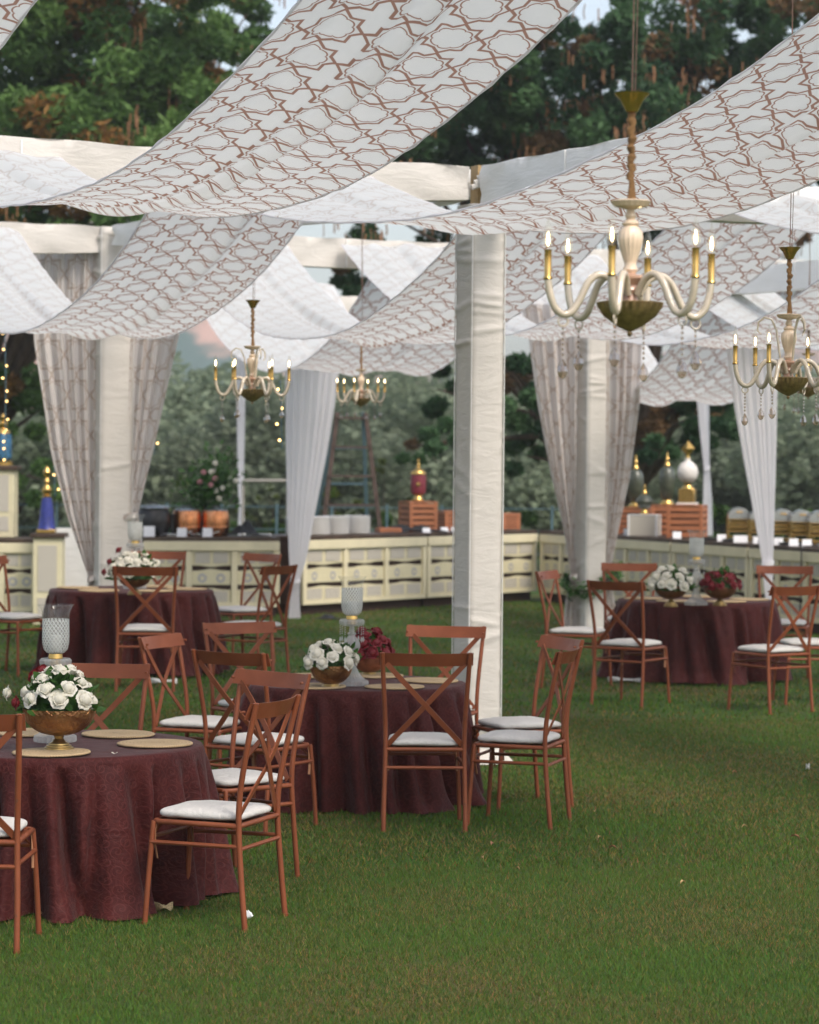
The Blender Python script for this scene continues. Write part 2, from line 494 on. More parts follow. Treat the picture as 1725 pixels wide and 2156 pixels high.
# ------------------------------------------------------------------ world and sun
w = bpy.data.worlds.new('World'); sc.world = w; w.use_nodes = True
t = w.node_tree; t.nodes.clear()
SUN_EL, SUN_AZ = R(50), R(143)             # azimuth clockwise from +Y
sky = node(t, 'ShaderNodeTexSky', sky_type='NISHITA', sun_disc=False, sun_elevation=SUN_EL, sun_rotation=SUN_AZ, air_density=1.0, dust_density=3.0)
hs = node(t, 'ShaderNodeHueSaturation', Saturation=.60, Value=1.0); t.links.new(sky.outputs[0], hs.inputs['Color'])
bg = node(t, 'ShaderNodeBackground', Strength=0.15); t.links.new(hs.outputs[0], bg.inputs['Color'])
wo = t.nodes.new('ShaderNodeOutputWorld'); t.links.new(bg.outputs[0], wo.inputs[0])
sd = bpy.data.lights.new('sun', 'SUN'); so = bpy.data.objects.new('sun', sd); COL.objects.link(so)
sd.energy = 1.35; sd.angle = R(18); sd.color = (1, .91, .80)
sdir = Vector((math.sin(SUN_AZ)*math.cos(SUN_EL), math.cos(SUN_AZ)*math.cos(SUN_EL), math.sin(SUN_EL)))
so.rotation_euler = sdir.to_track_quat('Z', 'Y').to_euler()
so.location = sdir*60
sc.view_settings.view_transform = 'Standard'; sc.view_settings.look = 'None'
sc.view_settings.exposure = 0.68; sc.view_settings.gamma = 1.0
sc.render.engine = 'CYCLES'
sc.cycles.use_denoising = True
sc.cycles.max_bounces = 10; sc.cycles.transparent_max_bounces = 16; sc.cycles.diffuse_bounces = 4
sc.cycles.caustics_reflective = False; sc.cycles.caustics_refractive = False
sc.cycles.sample_clamp_indirect = 4.0

# ------------------------------------------------------------------ lawn
def lawn_mat():
    m, t = newmat('lawn')
    v = coords(t)
    big = noise(t, .55, 5, v, .6, .4); mid = noise(t, 2.6, 5, v, .6); fine = noise(t, 70, 4, coords(t, 'Object', (1, .6, 1)))
    g = ramp(t, mid, [(.3, (.030, .066, .013)), (.7, (.050, .098, .020))])
    b = ramp(t, fine, [(.3, (.085, .062, .026)), (.7, (.14, .105, .045))])
    f = E(t, big).lt(.5, .13); f2 = E(t, mid).lt(.55, .12)
    c = mixc(t, (f*f2)*.75, g, b)
    c = mixc(t, E(t, fine).lt(.42, .1)*.55, c, (.018, .03, .008))
    out(t, principled(t, c, .85, 0, bump(t, fine, .7, .02), Specular_IOR_Level=.15)); return m
MT['lawn'] = lawn_mat()
def axis(a, b, fine_lo, fine_hi, step, coarse):
    x = [a]; 
    while x[-1] < b:
        x.append(x[-1]+(step if fine_lo <= x[-1] < fine_hi else coarse))
    return x
xs = [-560, -300, -150, -70, -35]+[-16+.5*k for k in range(65)]+[35, 70, 150, 300, 560]; ys = [-30, -10, -2]+[4+.5*k for k in range(89)]+[60, 80, 110, 160, 240, 340, 480, 640]
V = [(x, y, gz(x, y)) for y in ys for x in xs]; n = len(xs)
b = MB(); b.add(V, [(j*n+i, j*n+i+1, (j+1)*n+i+1, (j+1)*n+i) for j in range(len(ys)-1) for i in range(n-1)])
tag(b.build('lawn', MT['lawn']), kind='structure')

# grass blades (nobody could count them)
def blades(n, y0, y1, hgt, wid, pad=.4):
    y = y0+(y1-y0)*rng.random(n)**1.0; half = 870/F*y+pad
    x = (rng.random(n)*2-1)*half
    S_ = lambda a, b, v: (lambda q: q*q*(3-2*q))(np.clip((v-a)/(b-a), 0, 1))
    z = .11*S_(16.5, 21.5, y)+.085*S_(17, 20.5, y)*S_(.6, 1.8, -x)*(1-S_(26, 31, y))
    # patchy hue
    p = (np.sin(x*2.3+np.sin(y*1.7)*1.6)+np.sin(y*2.9+x*1.1+1.0)+np.sin(x*5.1-y*3.3)*.6+np.sin((x+y)*.9)*.8)/3.4
    h = hgt*(.5+rng.random(n)*.9)*(1+.15*p); a = rng.random(n)*2*pi; lean = hgt*(.25+rng.random(n)*1.1)
    la = rng.random(n)*2*pi
    dx, dy = np.cos(a)*wid*.5, np.sin(a)*wid*.5
    P0 = np.stack([x-dx, y-dy, z-.004], 1); P1 = np.stack([x+dx, y+dy, z-.004], 1)
    P2 = np.stack([x+np.cos(la)*lean, y+np.sin(la)*lean, z+h], 1)
    V = np.stack([P0, P1, P2], 1).reshape(-1, 3)
    straw = (rng.random(n) < np.clip(.15-.28*p+.16*np.exp(-((y-15.5)/3.2)**2)*S_(-.5, 1.2, x), .03, .55))
    g = np.stack([.050+.050*rng.random(n), .092+.072*rng.random(n), .014+.017*rng.random(n)], 1)*(1.12+.25*p[:, None])
    s = np.stack([.17+.13*rng.random(n), .125+.095*rng.random(n), .04+.04*rng.random(n)], 1)
    c = np.where(straw[:, None], s, g)
    return V, np.repeat(c, 3, 0)
parts = [blades(210000, 8.6, 13.2, .018, .0044), blades(160000, 13.2, 20, .021, .0075), blades(70000, 20, 36, .028, .014)]
V = np.concatenate([p[0] for p in parts]); Cc = np.concatenate([p[1] for p in parts])
tag(npmesh('grass', V, np.arange(len(V)).reshape(-1, 3), MT['grass'], col=Cc), 'short lawn grass with straw coloured dry patches', 'grass', kind='stuff')

# ------------------------------------------------------------------ hills
def hill_mat():
    m, t = newmat('hillside')
    v = coords(t)
    a = noise(t, .045, 5, v, .6, .5)
    c = ramp(t, a, [(.44, (.075, .115, .11)), (.56, (.40, .26, .22))])
    out(t, principled(t, c, .9)); return m
MT['hill'] = hill_mat()
def hill(name, Y, prof, depth, seed):
    r_ = random.Random(seed); ph = [r_.random()*6 for _ in range(6)]
    b = MB()
    xs_ = [p[0] for p in prof]; hs_ = [p[1] for p in prof]
    def H(x):
        return float(np.interp(x, xs_, hs_))
    def fn(u, v):
        x = xs_[0]+(xs_[-1]-xs_[0])*u; y = Y+depth*(v*2-1)
        k = max(0, 1-(v*2-1)**2)
        rough = 1+.07*math.sin(x*.11+ph[0])+.05*math.sin(x*.27+ph[1]+y*.1)+.04*math.sin(x*.6+ph[2]+y*.2)
        return (x, y, -2+H(x)*k*rough)
    b.grid(fn, 140, 16)
    return tag(b.build(name, MT['hill'], smooth='all'), kind='structure')
hill('hills', 420, [(-420, 24), (-200, 30), (-60, 38), (-25, 36), (-8, 24), (15, 16), (40, 22), (80, 30), (160, 40), (420, 26)], 60, 3)

# ------------------------------------------------------------------ trees
def leaf_cloud(clusters, size, asp, cols, droop=.6, shell=.55, clump=.27):
    Vs = []; Cs = []
    for (cx, cy, cz, rx, ry, rz, n) in clusters:
        d = rng.normal(size=(n, 3)); d /= np.linalg.norm(d, axis=1)[:, None]
        rr = rng.random(n)**(1/3)*(1-shell)+shell*rng.random(n)**.35
        # sub-clumps give the uneven outline
        k = max(3, n//210); sub = rng.normal(size=(k, 3)); sub /= np.linalg.norm(sub, axis=1)[:, None]
        sub *= (rng.random(k)**.4)[:, None]
        idx = rng.integers(0, k, n)
        P = sub[idx]*.95+d*(rr*clump)[:, None]
        P = P*np.array([rx, ry, rz])+np.array([cx, cy, cz])
        a = rng.random(n)*2*pi; el = (rng.random(n)*1.3-.5-droop)
        ax = np.stack([np.cos(a)*np.cos(el), np.sin(a)*np.cos(el), np.sin(el)], 1)
        sd = np.cross(ax, rng.normal(size=(n, 3))); sd /= np.linalg.norm(sd, axis=1)[:, None]
        L = (size*(.6+.8*rng.random(n)))[:, None]; Wd = L*asp
        q = np.stack([P-ax*L*.5, P+sd*Wd*.5, P+ax*L*.5, P-sd*Wd*.5], 1).reshape(-1, 3)
        base = np.array(cols[0])[None]*(1-(tt := rng.random(k)[idx][:, None]))+np.array(cols[1])[None]*tt
        c = base*(.75+.5*rng.random(n))[:, None]
        if len(cols) > 2:
            odd = rng.random(k)[idx] < .15
            c = np.where(odd[:, None], np.array(cols[2])[None]*(.7+.6*rng.random(n))[:, None], c)
        Vs.append(q); Cs.append(np.repeat(c, 4, 0))
    return np.concatenate(Vs), np.concatenate(Cs)
def limbs(b, base, tops, r0):
    bx, by, bz = base
    fork = Vector((bx, by, bz+max(1.2, (min(p[2] for p in tops)-bz)*.6)))
    b.tube([(bx, by, bz-.2), (bx+.1, by, bz+.5*(fork.z-bz)), fork], [r0*1.3, r0, r0*.85], 10)
    for p in tops:
        p = Vector(p); mid = fork.lerp(p, .5)+Vector((0, 0, .18*(p-fork).length*random.uniform(.2, 1)))
        b.tube([fork, fork.lerp(mid, .6), mid, p], [r0*.34, r0*.24, r0*.15, r0*.04], 7)
def tree(name, base, clusters, size, asp, cols, r0, label, group=None, pods=0, droop=.6, cat='tree', mat='foliage'):
    rt = empty(name, base, 0, label, cat, group); bx, by, bz = base
    cl = [(c[0]-bx, c[1]-by, c[2]-bz)+tuple(c[3:]) for c in clusters]
    Vv, Cc = leaf_cloud(cl, size, asp, cols, droop, clump=.55 if mat == 'foliage_far' else .27)
    npmesh('crown', Vv, np.arange(len(Vv)).reshape(-1, 4), MT[mat], rt, Cc, 4)
    b = MB(); limbs(b, (0, 0, 0), [c[:3] for c in cl], r0); b.build('trunk', MT['bark'], rt)
    if pods:
        b = MB()
        for _ in range(pods):
            c = random.choice([q for q in cl if q[2] > 5])
            x, y, z = (c[i]+random.uniform(-.9, .9)*c[3+i]*.9 for i in range(3))
            for k in range(random.randint(6, 14)):
                xx, yy, zz = x+random.gauss(0, .14), y+random.gauss(0, .14), z+random.gauss(0, .10)
                L = random.uniform(.14, .26); dx = random.gauss(0, .014)
                b.plate([(xx, yy, zz), (xx+dx, yy, zz-L*.5), (xx+dx*.3, yy, zz-L)], .022, .010, (math.cos(k), math.sin(k), 0))
        b.build('seed_pod', MT['pod'], rt)['kind'] = 'stuff'
    return rt
def blobs(pts, Y, dens=1.0):               # crown clumps given as measured places (px, py, radius m) at distance Y
    o = []
    for px, py, r, n in pts:
        p = at(px, py, Y+random.uniform(-2.2, 2.2))
        o.append((p.x, p.y, p.z, r*1.15, r*1.2, r*.85, int(n*dens)))
    return o
GREEN = [(.052, .115, .032), (.170, .290, .080), (.30, .16, .05)]
GREEN2 = [(.028, .075, .034), (.095, .185, .074), (.22, .13, .06)]
gA = at(60, 1100, 43)
tree('shade_tree', (gA.x-1.5, 45, gz(0, 43)), blobs([
    (60, 60, 1.3, 5200), (170, 180, 1.4, 6000), (40, 230, 1.3, 5000), (150, 330, 1.2, 4600), (300, 90, 1.2, 4300), (330, 250, 1.2, 4300),
    (430, 330, 1.2, 4300), (-60, 380, 1.3, 3000), (250, 420, 1.1, 3600), (420, 180, 1.1, 3800), (100, -60, 1.6, 4500), (330, -70, 1.3, 4000), (520, 250, 1.0, 2600), (520, 30, .9, 1500),
    (60, 430, 1.1, 3000), (380, 460, .9, 2200), (30, 780, .8, 1800), (100, 850, .5, 700), (30, 920, .55, 900), (90, 1010, .55, 700), (140, 745, .4, 450)], 43, 1.35), .17, .34, GREEN, .32,
    'broad shade tree filling the sky behind the cream counter end', 'big trees behind the buffet', 110)
tree('shade_tree', (3.6, 46, gz(0, 46)), blobs([
    (700, 60, 1.0, 1900), (760, 230, 1.2, 3200), (900, 130, 1.1, 3600), (900, 330, 1.1, 3400), (1010, 240, 1.2, 4200), (1100, 140, 1.1, 3900), (1130, 290, 1.2, 4200), (1250, 60, .9, 2300),
    (1250, 230, 1.2, 3800), (1330, 330, 1.2, 3900), (1400, 170, 1.2, 4200), (1520, 240, 1.2, 3900), (1500, 60, 1.1, 2800), (1640, 130, 1.1, 3200), (1700, 300, 1.1, 2600), (1620, 360, 1.2, 3000),
    (1450, 400, 1.0, 2800), (1200, 420, 1.0, 2600), (1000, 430, 1.0, 2400), (800, 440, .9, 1500), (1780, 40, 1.2, 2600), (1420, 500, .8, 1500), (765, 600, .75, 1100), (800, 625, .5, 700), (715, 590, .4, 420), (1010, -60, 1.2, 3000), (1620, 500, .6, 500),
    (1110, 790, .7, 1500), (1160, 880, .7, 1300), (1110, 960, .5, 700), (1420, 860, .8, 2000), (1530, 850, .7, 1500), (1390, 930, .4, 500), (920, 820, .55, 900), (930, 930, .5, 650), (860, 940, .35, 260), (1510, 920, .45, 700)], 43.5, 1.35), .17, .34, GREEN2, .34,
    'dark feathery shade tree with dry brown pods over the buffet corner', 'big trees behind the buffet', 150)
FAR = [(.20, .245, .165), (.25, .295, .20)]  # pale greyed greens, part of the distance haze put into the leaf colour
spots = [(-330, 930, 66, 3.2), (40, 940, 62, 3.0), (230, 960, 70, 3.4), (330, 930, 78, 3.2), (440, 840, 72, 3.0), (560, 900, 84, 3.6), (650, 940, 66, 2.8), (740, 880, 76, 3.2), (850, 870, 82, 3.6), (960, 900, 70, 3.2),
         (1060, 930, 78, 3.3), (1180, 950, 66, 3.0), (1290, 960, 80, 3.6), (1400, 950, 70, 3.4), (1510, 980, 76, 3.4), (1620, 960, 68, 3.2), (1740, 950, 74, 3.4), (1880, 940, 66, 3.2)]
names = ['far left', 'behind']
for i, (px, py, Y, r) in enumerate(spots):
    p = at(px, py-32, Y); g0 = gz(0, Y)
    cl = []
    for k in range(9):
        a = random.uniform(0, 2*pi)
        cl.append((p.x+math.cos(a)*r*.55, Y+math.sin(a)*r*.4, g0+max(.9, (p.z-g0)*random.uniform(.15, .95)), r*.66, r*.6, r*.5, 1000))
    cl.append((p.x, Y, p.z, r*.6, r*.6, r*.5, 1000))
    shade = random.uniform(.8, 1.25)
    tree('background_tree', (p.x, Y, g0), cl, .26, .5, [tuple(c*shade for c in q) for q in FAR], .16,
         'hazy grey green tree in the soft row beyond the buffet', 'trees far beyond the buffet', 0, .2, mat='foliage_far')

# ------------------------------------------------------------------ the hazy air
m, t = newmat('haze_air')
pv = node(t, 'ShaderNodeVolumePrincipled', Density=.0006, Anisotropy=.25); pv.inputs['Color'].default_value = (.93, .96, 1.0, 1)
o_ = t.nodes.new('ShaderNodeOutputMaterial'); t.links.new(pv.outputs[0], o_.inputs['Volume'])
b = MB(); b.box((0, 300, 24), (1300, 760, 54)); tag(b.build('haze', m, smooth=False), kind='stuff')
sc.cycles.volume_bounces = 1
# ------------------------------------------------------------------ pavilion: bays along U (away) and W (right)
PC = at(1003, 1612, 17.6); PC = Vector((PC.x, 17.7, 0))
U_ = Vector((-.44, .898, 0)).normalized(); W_ = Vector((U_.y, -U_.x, 0))
GRID = math.atan2(W_.y, W_.x)
def S(u, w, z=0): return PC+U_*u+W_*w+Vector((0, 0, z))
BT = 3.82                                  # top of the beams
def pillar(p, side, label, top=BT-.1):
    g = gz(p.x, p.y)
    rt = empty('draped_pillar', (p.x, p.y, g), GRID, label, 'pillar', 'fabric wrapped pillars')
    b = MB(); h = top-g; rnd = random.Random(p.x)
    n = 4*6; zs = []; z = 0
    N = 240
    cr = [(rnd.uniform(.2, h), rnd.uniform(-.6, .6), rnd.uniform(.006, .014), rnd.uniform(.012, .03), rnd.randint(0, 3)) for _ in range(26)] + \
         [(h-rnd.uniform(.05, 1.15), rnd.uniform(-.25, .25), rnd.uniform(.010, .020), rnd.uniform(.012, .022), rnd.randint(0, 3)) for _ in range(30)]
    vs = []; hw = side/2
    for j in range(N+1):
        z = h*j/N
        for f in range(4):
            for i in range(6):
                s = -1+2*i/6.0
                d = 0
                for (z0, sl, am, wd, ff) in cr:
                    if ff == f: d += am*math.exp(-((z-z0-sl*s*hw)/wd)**2)*(1-.3*s*s)
                d += .002*math.sin(z*9+f)*(1-s*s)
                flare = .014*math.exp(-z/.10)
                rr = hw+d+flare; e = s*hw*(1+flare)
                if i == 0: e = -(hw-.006)
                q = ((rr, e), (-e, rr), (-rr, -e), (e, -rr))[f]
                vs.append((q[0], q[1], z))
    m = 24; fs = [(j*m+k, j*m+(k+1) % m, (j+1)*m+(k+1) % m, (j+1)*m+k) for j in range(N) for k in range(m)]
    fs.append(tuple(N*m+k for k in range(m)))
    b.add(vs, fs); b.build('wrapping', MT['wrap'], rt, smooth='all')
    s_ = MB()
    for q in ((-hw, -hw), (hw, -hw), (-hw, hw)):
        s_.tube([(q[0]*1.03, q[1]*1.03, .02+k*(h-.04)/20) for k in range(21)], .004, 5)
    s_.build('seam', MT['wrap_white'], rt)
    f_ = MB()                               # gathered hem on the grass
    def hem(u, v):
        a = u*2*pi; r = hw*1.25+.035*math.sin(a*9+p.x)*(1-v)+.05*(1-v)
        x, y = math.cos(a)*r*1.2, math.sin(a)*r*1.2
        k = max(abs(x), abs(y)); lim = hw+.012+.07*(1-v)
        sc_ = min(1, lim/k) if k > 0 else 1
        return (x*sc_, y*sc_, .005+.09*v)
    f_.grid(hem, 64, 5); f_.build('hem', MT['wrap'], rt, smooth='all')
    return rt
pc = pillar(PC, .228, top=BT-.25, label='free standing cream pillar wrapped in creased fabric, nearest and unobstructed')
b = MB(); b.box((0, 0, .0), (.10, .10, .26), 0); b.tube([(.03, -.07, -.15), (.03, -.07, .11)], .02, 8)
b.build('post_stub', MT['bamboo'], pc, loc=(0, 0, BT-gz(PC.x, PC.y)-.13))
b = MB()
for k in range(4): b.tube([(-.12+.02*k, -.10, .02+.03*k), (0, -.11-.01*k, .06+.02*k), (.12, -.09, .01+.04*k)], .018, 6)
b.build('tie_knot', MT['wrap'], pc, loc=(0, 0, BT-gz(PC.x, PC.y)-.17))
PL = at(233, 1000, 24.9); PL = Vector((PL.x, 24.9, 0))
BT2 = 4.02                                 # the rear beams sit a little higher
pillar(PL, .30, top=BT2-.02, label='cream pillar between two patterned curtains, behind the back round table')
PR = at(1243, 1338, 29.3); PR = Vector((PR.x, 29.3, 0))
pillar(PR, .26, 'cream pillar between two patterned curtains with a green garland')
pillar(S(0, -6.1), .245, 'cream wrapped pillar out at the end of the front beam')
pillar(S(0, 6.3), .245, 'cream wrapped pillar at the right end of the front beam')
pillar(S(-5.8, 6.3), .245, 'cream wrapped pillar close to the camera on the right side')

def beam(p0, p1, label, h=.24, th=.15, mat='wrap', seed=1, top=BT, sag=.02, drop=0.0):
    d = p1-p0; L = d.length; rz = math.atan2(d.y, d.x); rnd = random.Random(seed)
    rt = empty('draped_beam', (p0.x, p0.y, top), rz, label, 'beam', 'fabric wrapped beams of the pavilion')
    b = MB(); N = max(24, int(L*22)); ph = [rnd.uniform(0, 6) for _ in range(8)]
    prof = [(-1, -1), (-1, -.5), (-1, 0), (-1, .5), (-1, .97), (-.93, 1), (0, 1.0), (.93, 1), (1, .97), (1, .5), (1, 0), (1, -.5), (1, -1), (0, -1.02)]
    vs = []
    for j in range(N+1):
        x = L*j/N; k = x/L
        pz = -sag*math.sin(pi*((k*2.0) % 1))
        gath = math.exp(-x/.35)+math.exp(-(L-x)/.35)
        for i, (a, c) in enumerate(prof):
            wv = .005*math.sin(x*7+ph[i % 8]+c*3)+.004*math.sin(x*17+ph[(i+3) % 8])+gath*.014*math.sin(c*9+x*8+ph[1])
            hh = h*(1-.12*gath)
            vs.append((x, a*(th/2+wv), -h/2+c*hh/2+drop*k+(pz if c > 0 else pz*1.6)+(.004*math.sin(x*11+ph[2]) if c > .9 else 0)))
    m = len(prof); fs = [(j*m+q, j*m+(q+1) % m, (j+1)*m+(q+1) % m, (j+1)*m+q) for j in range(N) for q in range(m)]
    fs += [tuple(range(m-1, -1, -1)), tuple(N*m+q for q in range(m))]
    b.add(vs, fs); b.build('wrapping', MT[mat], rt)
    b = MB()
    x = 1.1
    while x < L-.4:
        b.box((x, 0, -h/2-.02+drop*x/L), (.012, th+.022, h*1.0)); x += rnd.uniform(.9, 1.3)
    b.build('seam', MT['wrap_white'], rt)
    return rt
UF = 7.7; UB = 13.0
beam(S(0, -.13), S(0, -6.0), 'cream draped beam running left from the front pillar', seed=1)
beam(S(0, .13), S(0, 6.2), 'white draped beam continuing right beyond the front pillar', seed=2, mat='wrap_white')
beam(S(-.13, 0), S(-5.8, 0), 'white draped beam running forward right from the front pillar', seed=3, mat='wrap_white', h=.27)
beam(S(.13, -.03), Vector((PL.x+.1, PL.y-.2, 0)), 'white draped beam from the front pillar back to the left pillar', seed=4, mat='wrap_white', h=.2, drop=BT2-BT)
dPL = PL
beam(PL-W_*.13, PL-W_*6, 'cream draped beam left of the left curtained pillar', seed=5, top=BT2, h=.26)
beam(PL+W_*.13, PL+W_*9.2, 'cream draped beam stretching right from the left curtained pillar', seed=6, top=BT2, h=.26)
beam(S(UF, 6.3), S(0.13, 6.3), 'white draped beam on the right side of the second bay', seed=7, mat='wrap_white')
beam(S(UB, -4), S(UB, 9.5), 'cream draped rear beam over the buffet side', seed=8)
beam(S(-7.25, -6), S(-7.25, 6.2), 'cream draped beam above the front bay edge', seed=9, top=4.53)

def swag(f0, f1, n0, n1, sag, label, seed=0, zt=BT-.05, nseg=72, rise=0.0, twist=0.0):
    """cloth strip hung from far edge f0-f1 to near edge n0-n1 (each a point on a beam)"""
    rnd = random.Random(seed); b = MB(); NT = 44
    ph = [rnd.uniform(0, 6.28) for _ in range(5)]; crease = rnd.uniform(.45, .62)
    wid = ((f1-f0).length+(n1-n0).length)/2; L = ((f0+f1)/2-(n0+n1)/2).length*1.04
    def P(t, s, dz):
        l = f0.lerp(n0, s); r = f1.lerp(n1, s); p = l.lerp(r, t)
        pin = math.exp(-min(s, 1-s)/.10)
        z = zt+rise*s-sag*4*s*(1-s)*(1+twist*(t-.5)) - .02*pin
        mid = 4*s*(1-s)
        z += (-.050*math.exp(-((t-crease)/.045)**2)+.030*math.exp(-((t-crease-.10)/.035)**2)-.018*math.exp(-((t-crease+.13)/.03)**2))*(.35+.65*mid)*(1+.25*math.sin(s*31+t*9))
        z += .0065*math.sin(t*52+ph[4]+.9*math.sin(s*9+t*4))*math.exp(-((t-crease)/.22)**2)*(.4+.6*mid)
        z += .010*math.sin(t*19+s*3+ph[0])*(.4+pin)+.008*math.sin(t*9-s*7+ph[1])+.006*math.sin(s*23+t*6+ph[2])
        z += -.018*math.exp(-((t-.22)/.04)**2)*math.sin(s*4+ph[3])
        z += -.03*(abs(t-.5)*2)**6
        return (p.x, p.y, z+dz)
    o = rnd.uniform(0, 1)
    uvf = lambda i, j: (i*wid+o, j*L+o)
    b.grid(lambda i, j: P(i, j, .003), NT, nseg, uvf, 1, flip=True)
    b.grid(lambda i, j: P(i, j, -.003), NT, nseg, uvf, 0)
    ob = b.build('ceiling_swag', [MT['print'], MT['print_top']], smooth='all')
    for t_ in (0, 1):
        h_ = MB(); h_.tube([P(t_, j/nseg, -.002+.003*math.sin(j*1.9+ph[0])) for j in range(nseg+1)], [.006+.0025*math.sin(j*2.7+ph[1]) for j in range(nseg+1)], 6); h_.build('hem', MT['sheer'], ob)
    return tag(ob, label, 'ceiling drape', 'printed cloth swags overhead')
def bayswag(u0, u1, wf, wn, width, sag, label, seed, offU=0, **k):
    return swag(S(u0, wf[0]), S(u0, wf[1]), S(u1, wn[0]), S(u1, wn[1]), sag, label, seed, **k)
NU = -7.2
bayswag(0, NU, (-3.90, -2.84), (-3.78, -2.60), 1.15, .88, 'largest printed cloth swag sweeping from the upper middle to the left', 1, rise=.71)
bayswag(0, NU, (-2.30, -.82), (-1.35, -.15), 1.3, .88, 'printed cloth swag sweeping up to the right above the front chandelier', 2, rise=.71)
bayswag(0, NU, (-6.0, -4.9), (-5.9, -4.75), 1.2, .80, 'printed cloth swag cut off at the top left corner', 3, rise=.71)
bayswag(0, NU, (1.5, 2.75), (1.6, 2.8), 1.2, .80, 'printed cloth swag whose pale top shows behind the right chandelier cord', 4, rise=.71)
bayswag(UF, 0, (-1.66, -.55), (-2.08, -1.0), 1.05, .99, 'low printed cloth swag in front of the left curtained pillar', 5, zt=BT2-.05, rise=BT-BT2)
bayswag(UF, 0, (.85, 2.0), (.1, 1.2), 1.05, .98, 'low printed cloth swag behind the middle chandelier', 6, zt=BT2-.05, rise=BT-BT2)
bayswag(UF, 0, (2.56, 3.65), (1.6, 2.7), 1.05, .90, 'printed cloth swag just right of the front pillar top', 7, zt=BT2-.05, rise=BT-BT2)
bayswag(UF, 0, (4.2, 5.3), (3.25, 4.35), 1.05, .93, 'printed cloth swag crossing behind both right chandeliers', 8, zt=BT2-.05, rise=BT-BT2)
bayswag(UF, 0, (-3.9, -2.75), (-4.1, -3.05), 1.05, .93, 'printed cloth swag at the left edge above the fairy lights', 9, zt=BT2-.05, rise=BT-BT2)
bayswag(UF, 0, (5.9, 7.0), (4.9, 5.95), 1.05, .93, 'printed cloth swag at the far right of the second bay', 10, zt=BT2-.05, rise=BT-BT2)
bayswag(UB, UF, (3.1, 4.9), (3.0, 4.5), 1.6, 1.1, 'folded printed cloth swag over the small far chandelier', 11, zt=BT2-.05)
bayswag(UB, UF, (7.2, 8.7), (6.6, 8.0), 1.1, 1.35, 'pale sagging cloth swag between the right sheer curtains', 13, zt=BT2-.05)

# ------------------------------------------------------------------ curtains
def curtain(name, rows, Y, mat, label, pleats, group, amp=.05, hem=True, tie=None, ang=0.0):
    """rows: (py, left px, right px) from top to bottom, hung at distance Y"""
    rt = empty(name, (0, 0, 0), 0, label, 'curtain', group)
    pys = [r[0] for r in rows]; top = rows[0]; bot = rows[-1]
    wm = (at(top[2], top[0], Y)-at(top[1], top[0], Y)).length
    zz = [at(r[1], r[0], Y).z for r in rows]
    rnd = random.Random(label); ph = [rnd.uniform(0, 6) for _ in range(4)]
    o = at(top[1], top[0], Y)
    b = MB()
    Hh = max(zz)-min(zz)
    def fn(u, v):
        py = pys[0]+(pys[-1]-pys[0])*v
        l = np.interp(py, pys, [r[1] for r in rows]); r = np.interp(py, pys, [r[2] for r in rows])
        uu = u+.03*math.sin(u*7+ph[0])*(1-abs(2*u-1))
        p = at(l+(r-l)*uu, py, Y)
        k = min(1, (r-l)/(top[2]-top[1]))
        a = u*pleats*2*pi
        d = amp*(math.sin(a+ph[1])+.45*math.sin(2.3*a+ph[2]+v*2)+.25*math.sin(.5*a+ph[3]))*(.35+.65*k)
        return (p.x+.25*d, p.y-d-ang*(uu-.5), p.z)
    b.grid(fn, pleats*14, 60, lambda u, v: (u*wm*1.35, v*Hh))
    ob = b.build('drape', MT[mat], rt, smooth='all')
    if tie:
        py, l, r = tie
        p0, p1 = at(l, py, Y), at(r, py, Y); c = (p0+p1)/2; rad = (p1-p0).length/2+.02
        b = MB(); rad = (p1-p0).length/2*.9+.006; b.grid(lambda u, v: (c.x+rad*math.cos(2*pi*u), c.y-.02+.05*math.sin(2*pi*u), c.z+.05*(v-.5)+.012*math.cos(2*pi*u)), 20, 2, lambda u, v: (u*.3, v*.05))
        b.build('tieback', MT[mat], rt)
    return rt
GC = 'patterned curtains beside the pillars'; GS = 'white sheer curtains'
curtain('patterned_curtain', [(535, 70, 212), (717, 70, 205), (954, 107, 203), (1084, 140, 201), (1159, 166, 199), (1215, 186, 199), (1260, 186, 202), (1420, 176, 212)], PL.y-.05, 'curtain_print',
        'patterned curtain left of the left pillar, tied low', 5, GC, .04, tie=(1218, 185, 200))
curtain('patterned_curtain', [(535, 262, 395), (694, 264, 381), (799, 262, 357), (944, 262, 325), (1084, 258, 291), (1130, 257, 300), (1270, 256, 306), (1420, 254, 312)], PL.y-.05, 'curtain_print',
        'patterned curtain right of the left pillar, tied beside the black pot', 4, GC, .04, tie=(1086, 256, 292))
curtain('patterned_curtain', [(640, 1095, 1225), (712, 1112, 1222), (854, 1132, 1219), (1000, 1160, 1216), (1120, 1188, 1212), (1212, 1202, 1214), (1260, 1192, 1215), (1335, 1184, 1217)], PR.y-.05, 'curtain_print',
        'patterned curtain left of the garlanded pillar', 5, GC, .05, tie=(1214, 1200, 1216))
curtain('patterned_curtain', [(640, 1270, 1362), (715, 1270, 1352), (854, 1272, 1346), (1003, 1272, 1327), (1120, 1270, 1302), (1212, 1268, 1284), (1270, 1266, 1296), (1335, 1264, 1310)], PR.y-.05, 'curtain_print',
        'patterned curtain right of the garlanded pillar', 4, GC, .045, tie=(1214, 1267, 1286))
curtain('sheer_curtain', [(700, 597, 735), (770, 600, 716), (850, 601, 706), (950, 602, 690), (1080, 605, 664), (1180, 609, 645), (1222, 613, 632), (1260, 611, 631), (1302, 607, 633)], 31.6, 'sheer',
        'full white sheer curtain by the gap in the buffet', 7, GS, .018, tie=(1224, 612, 633))
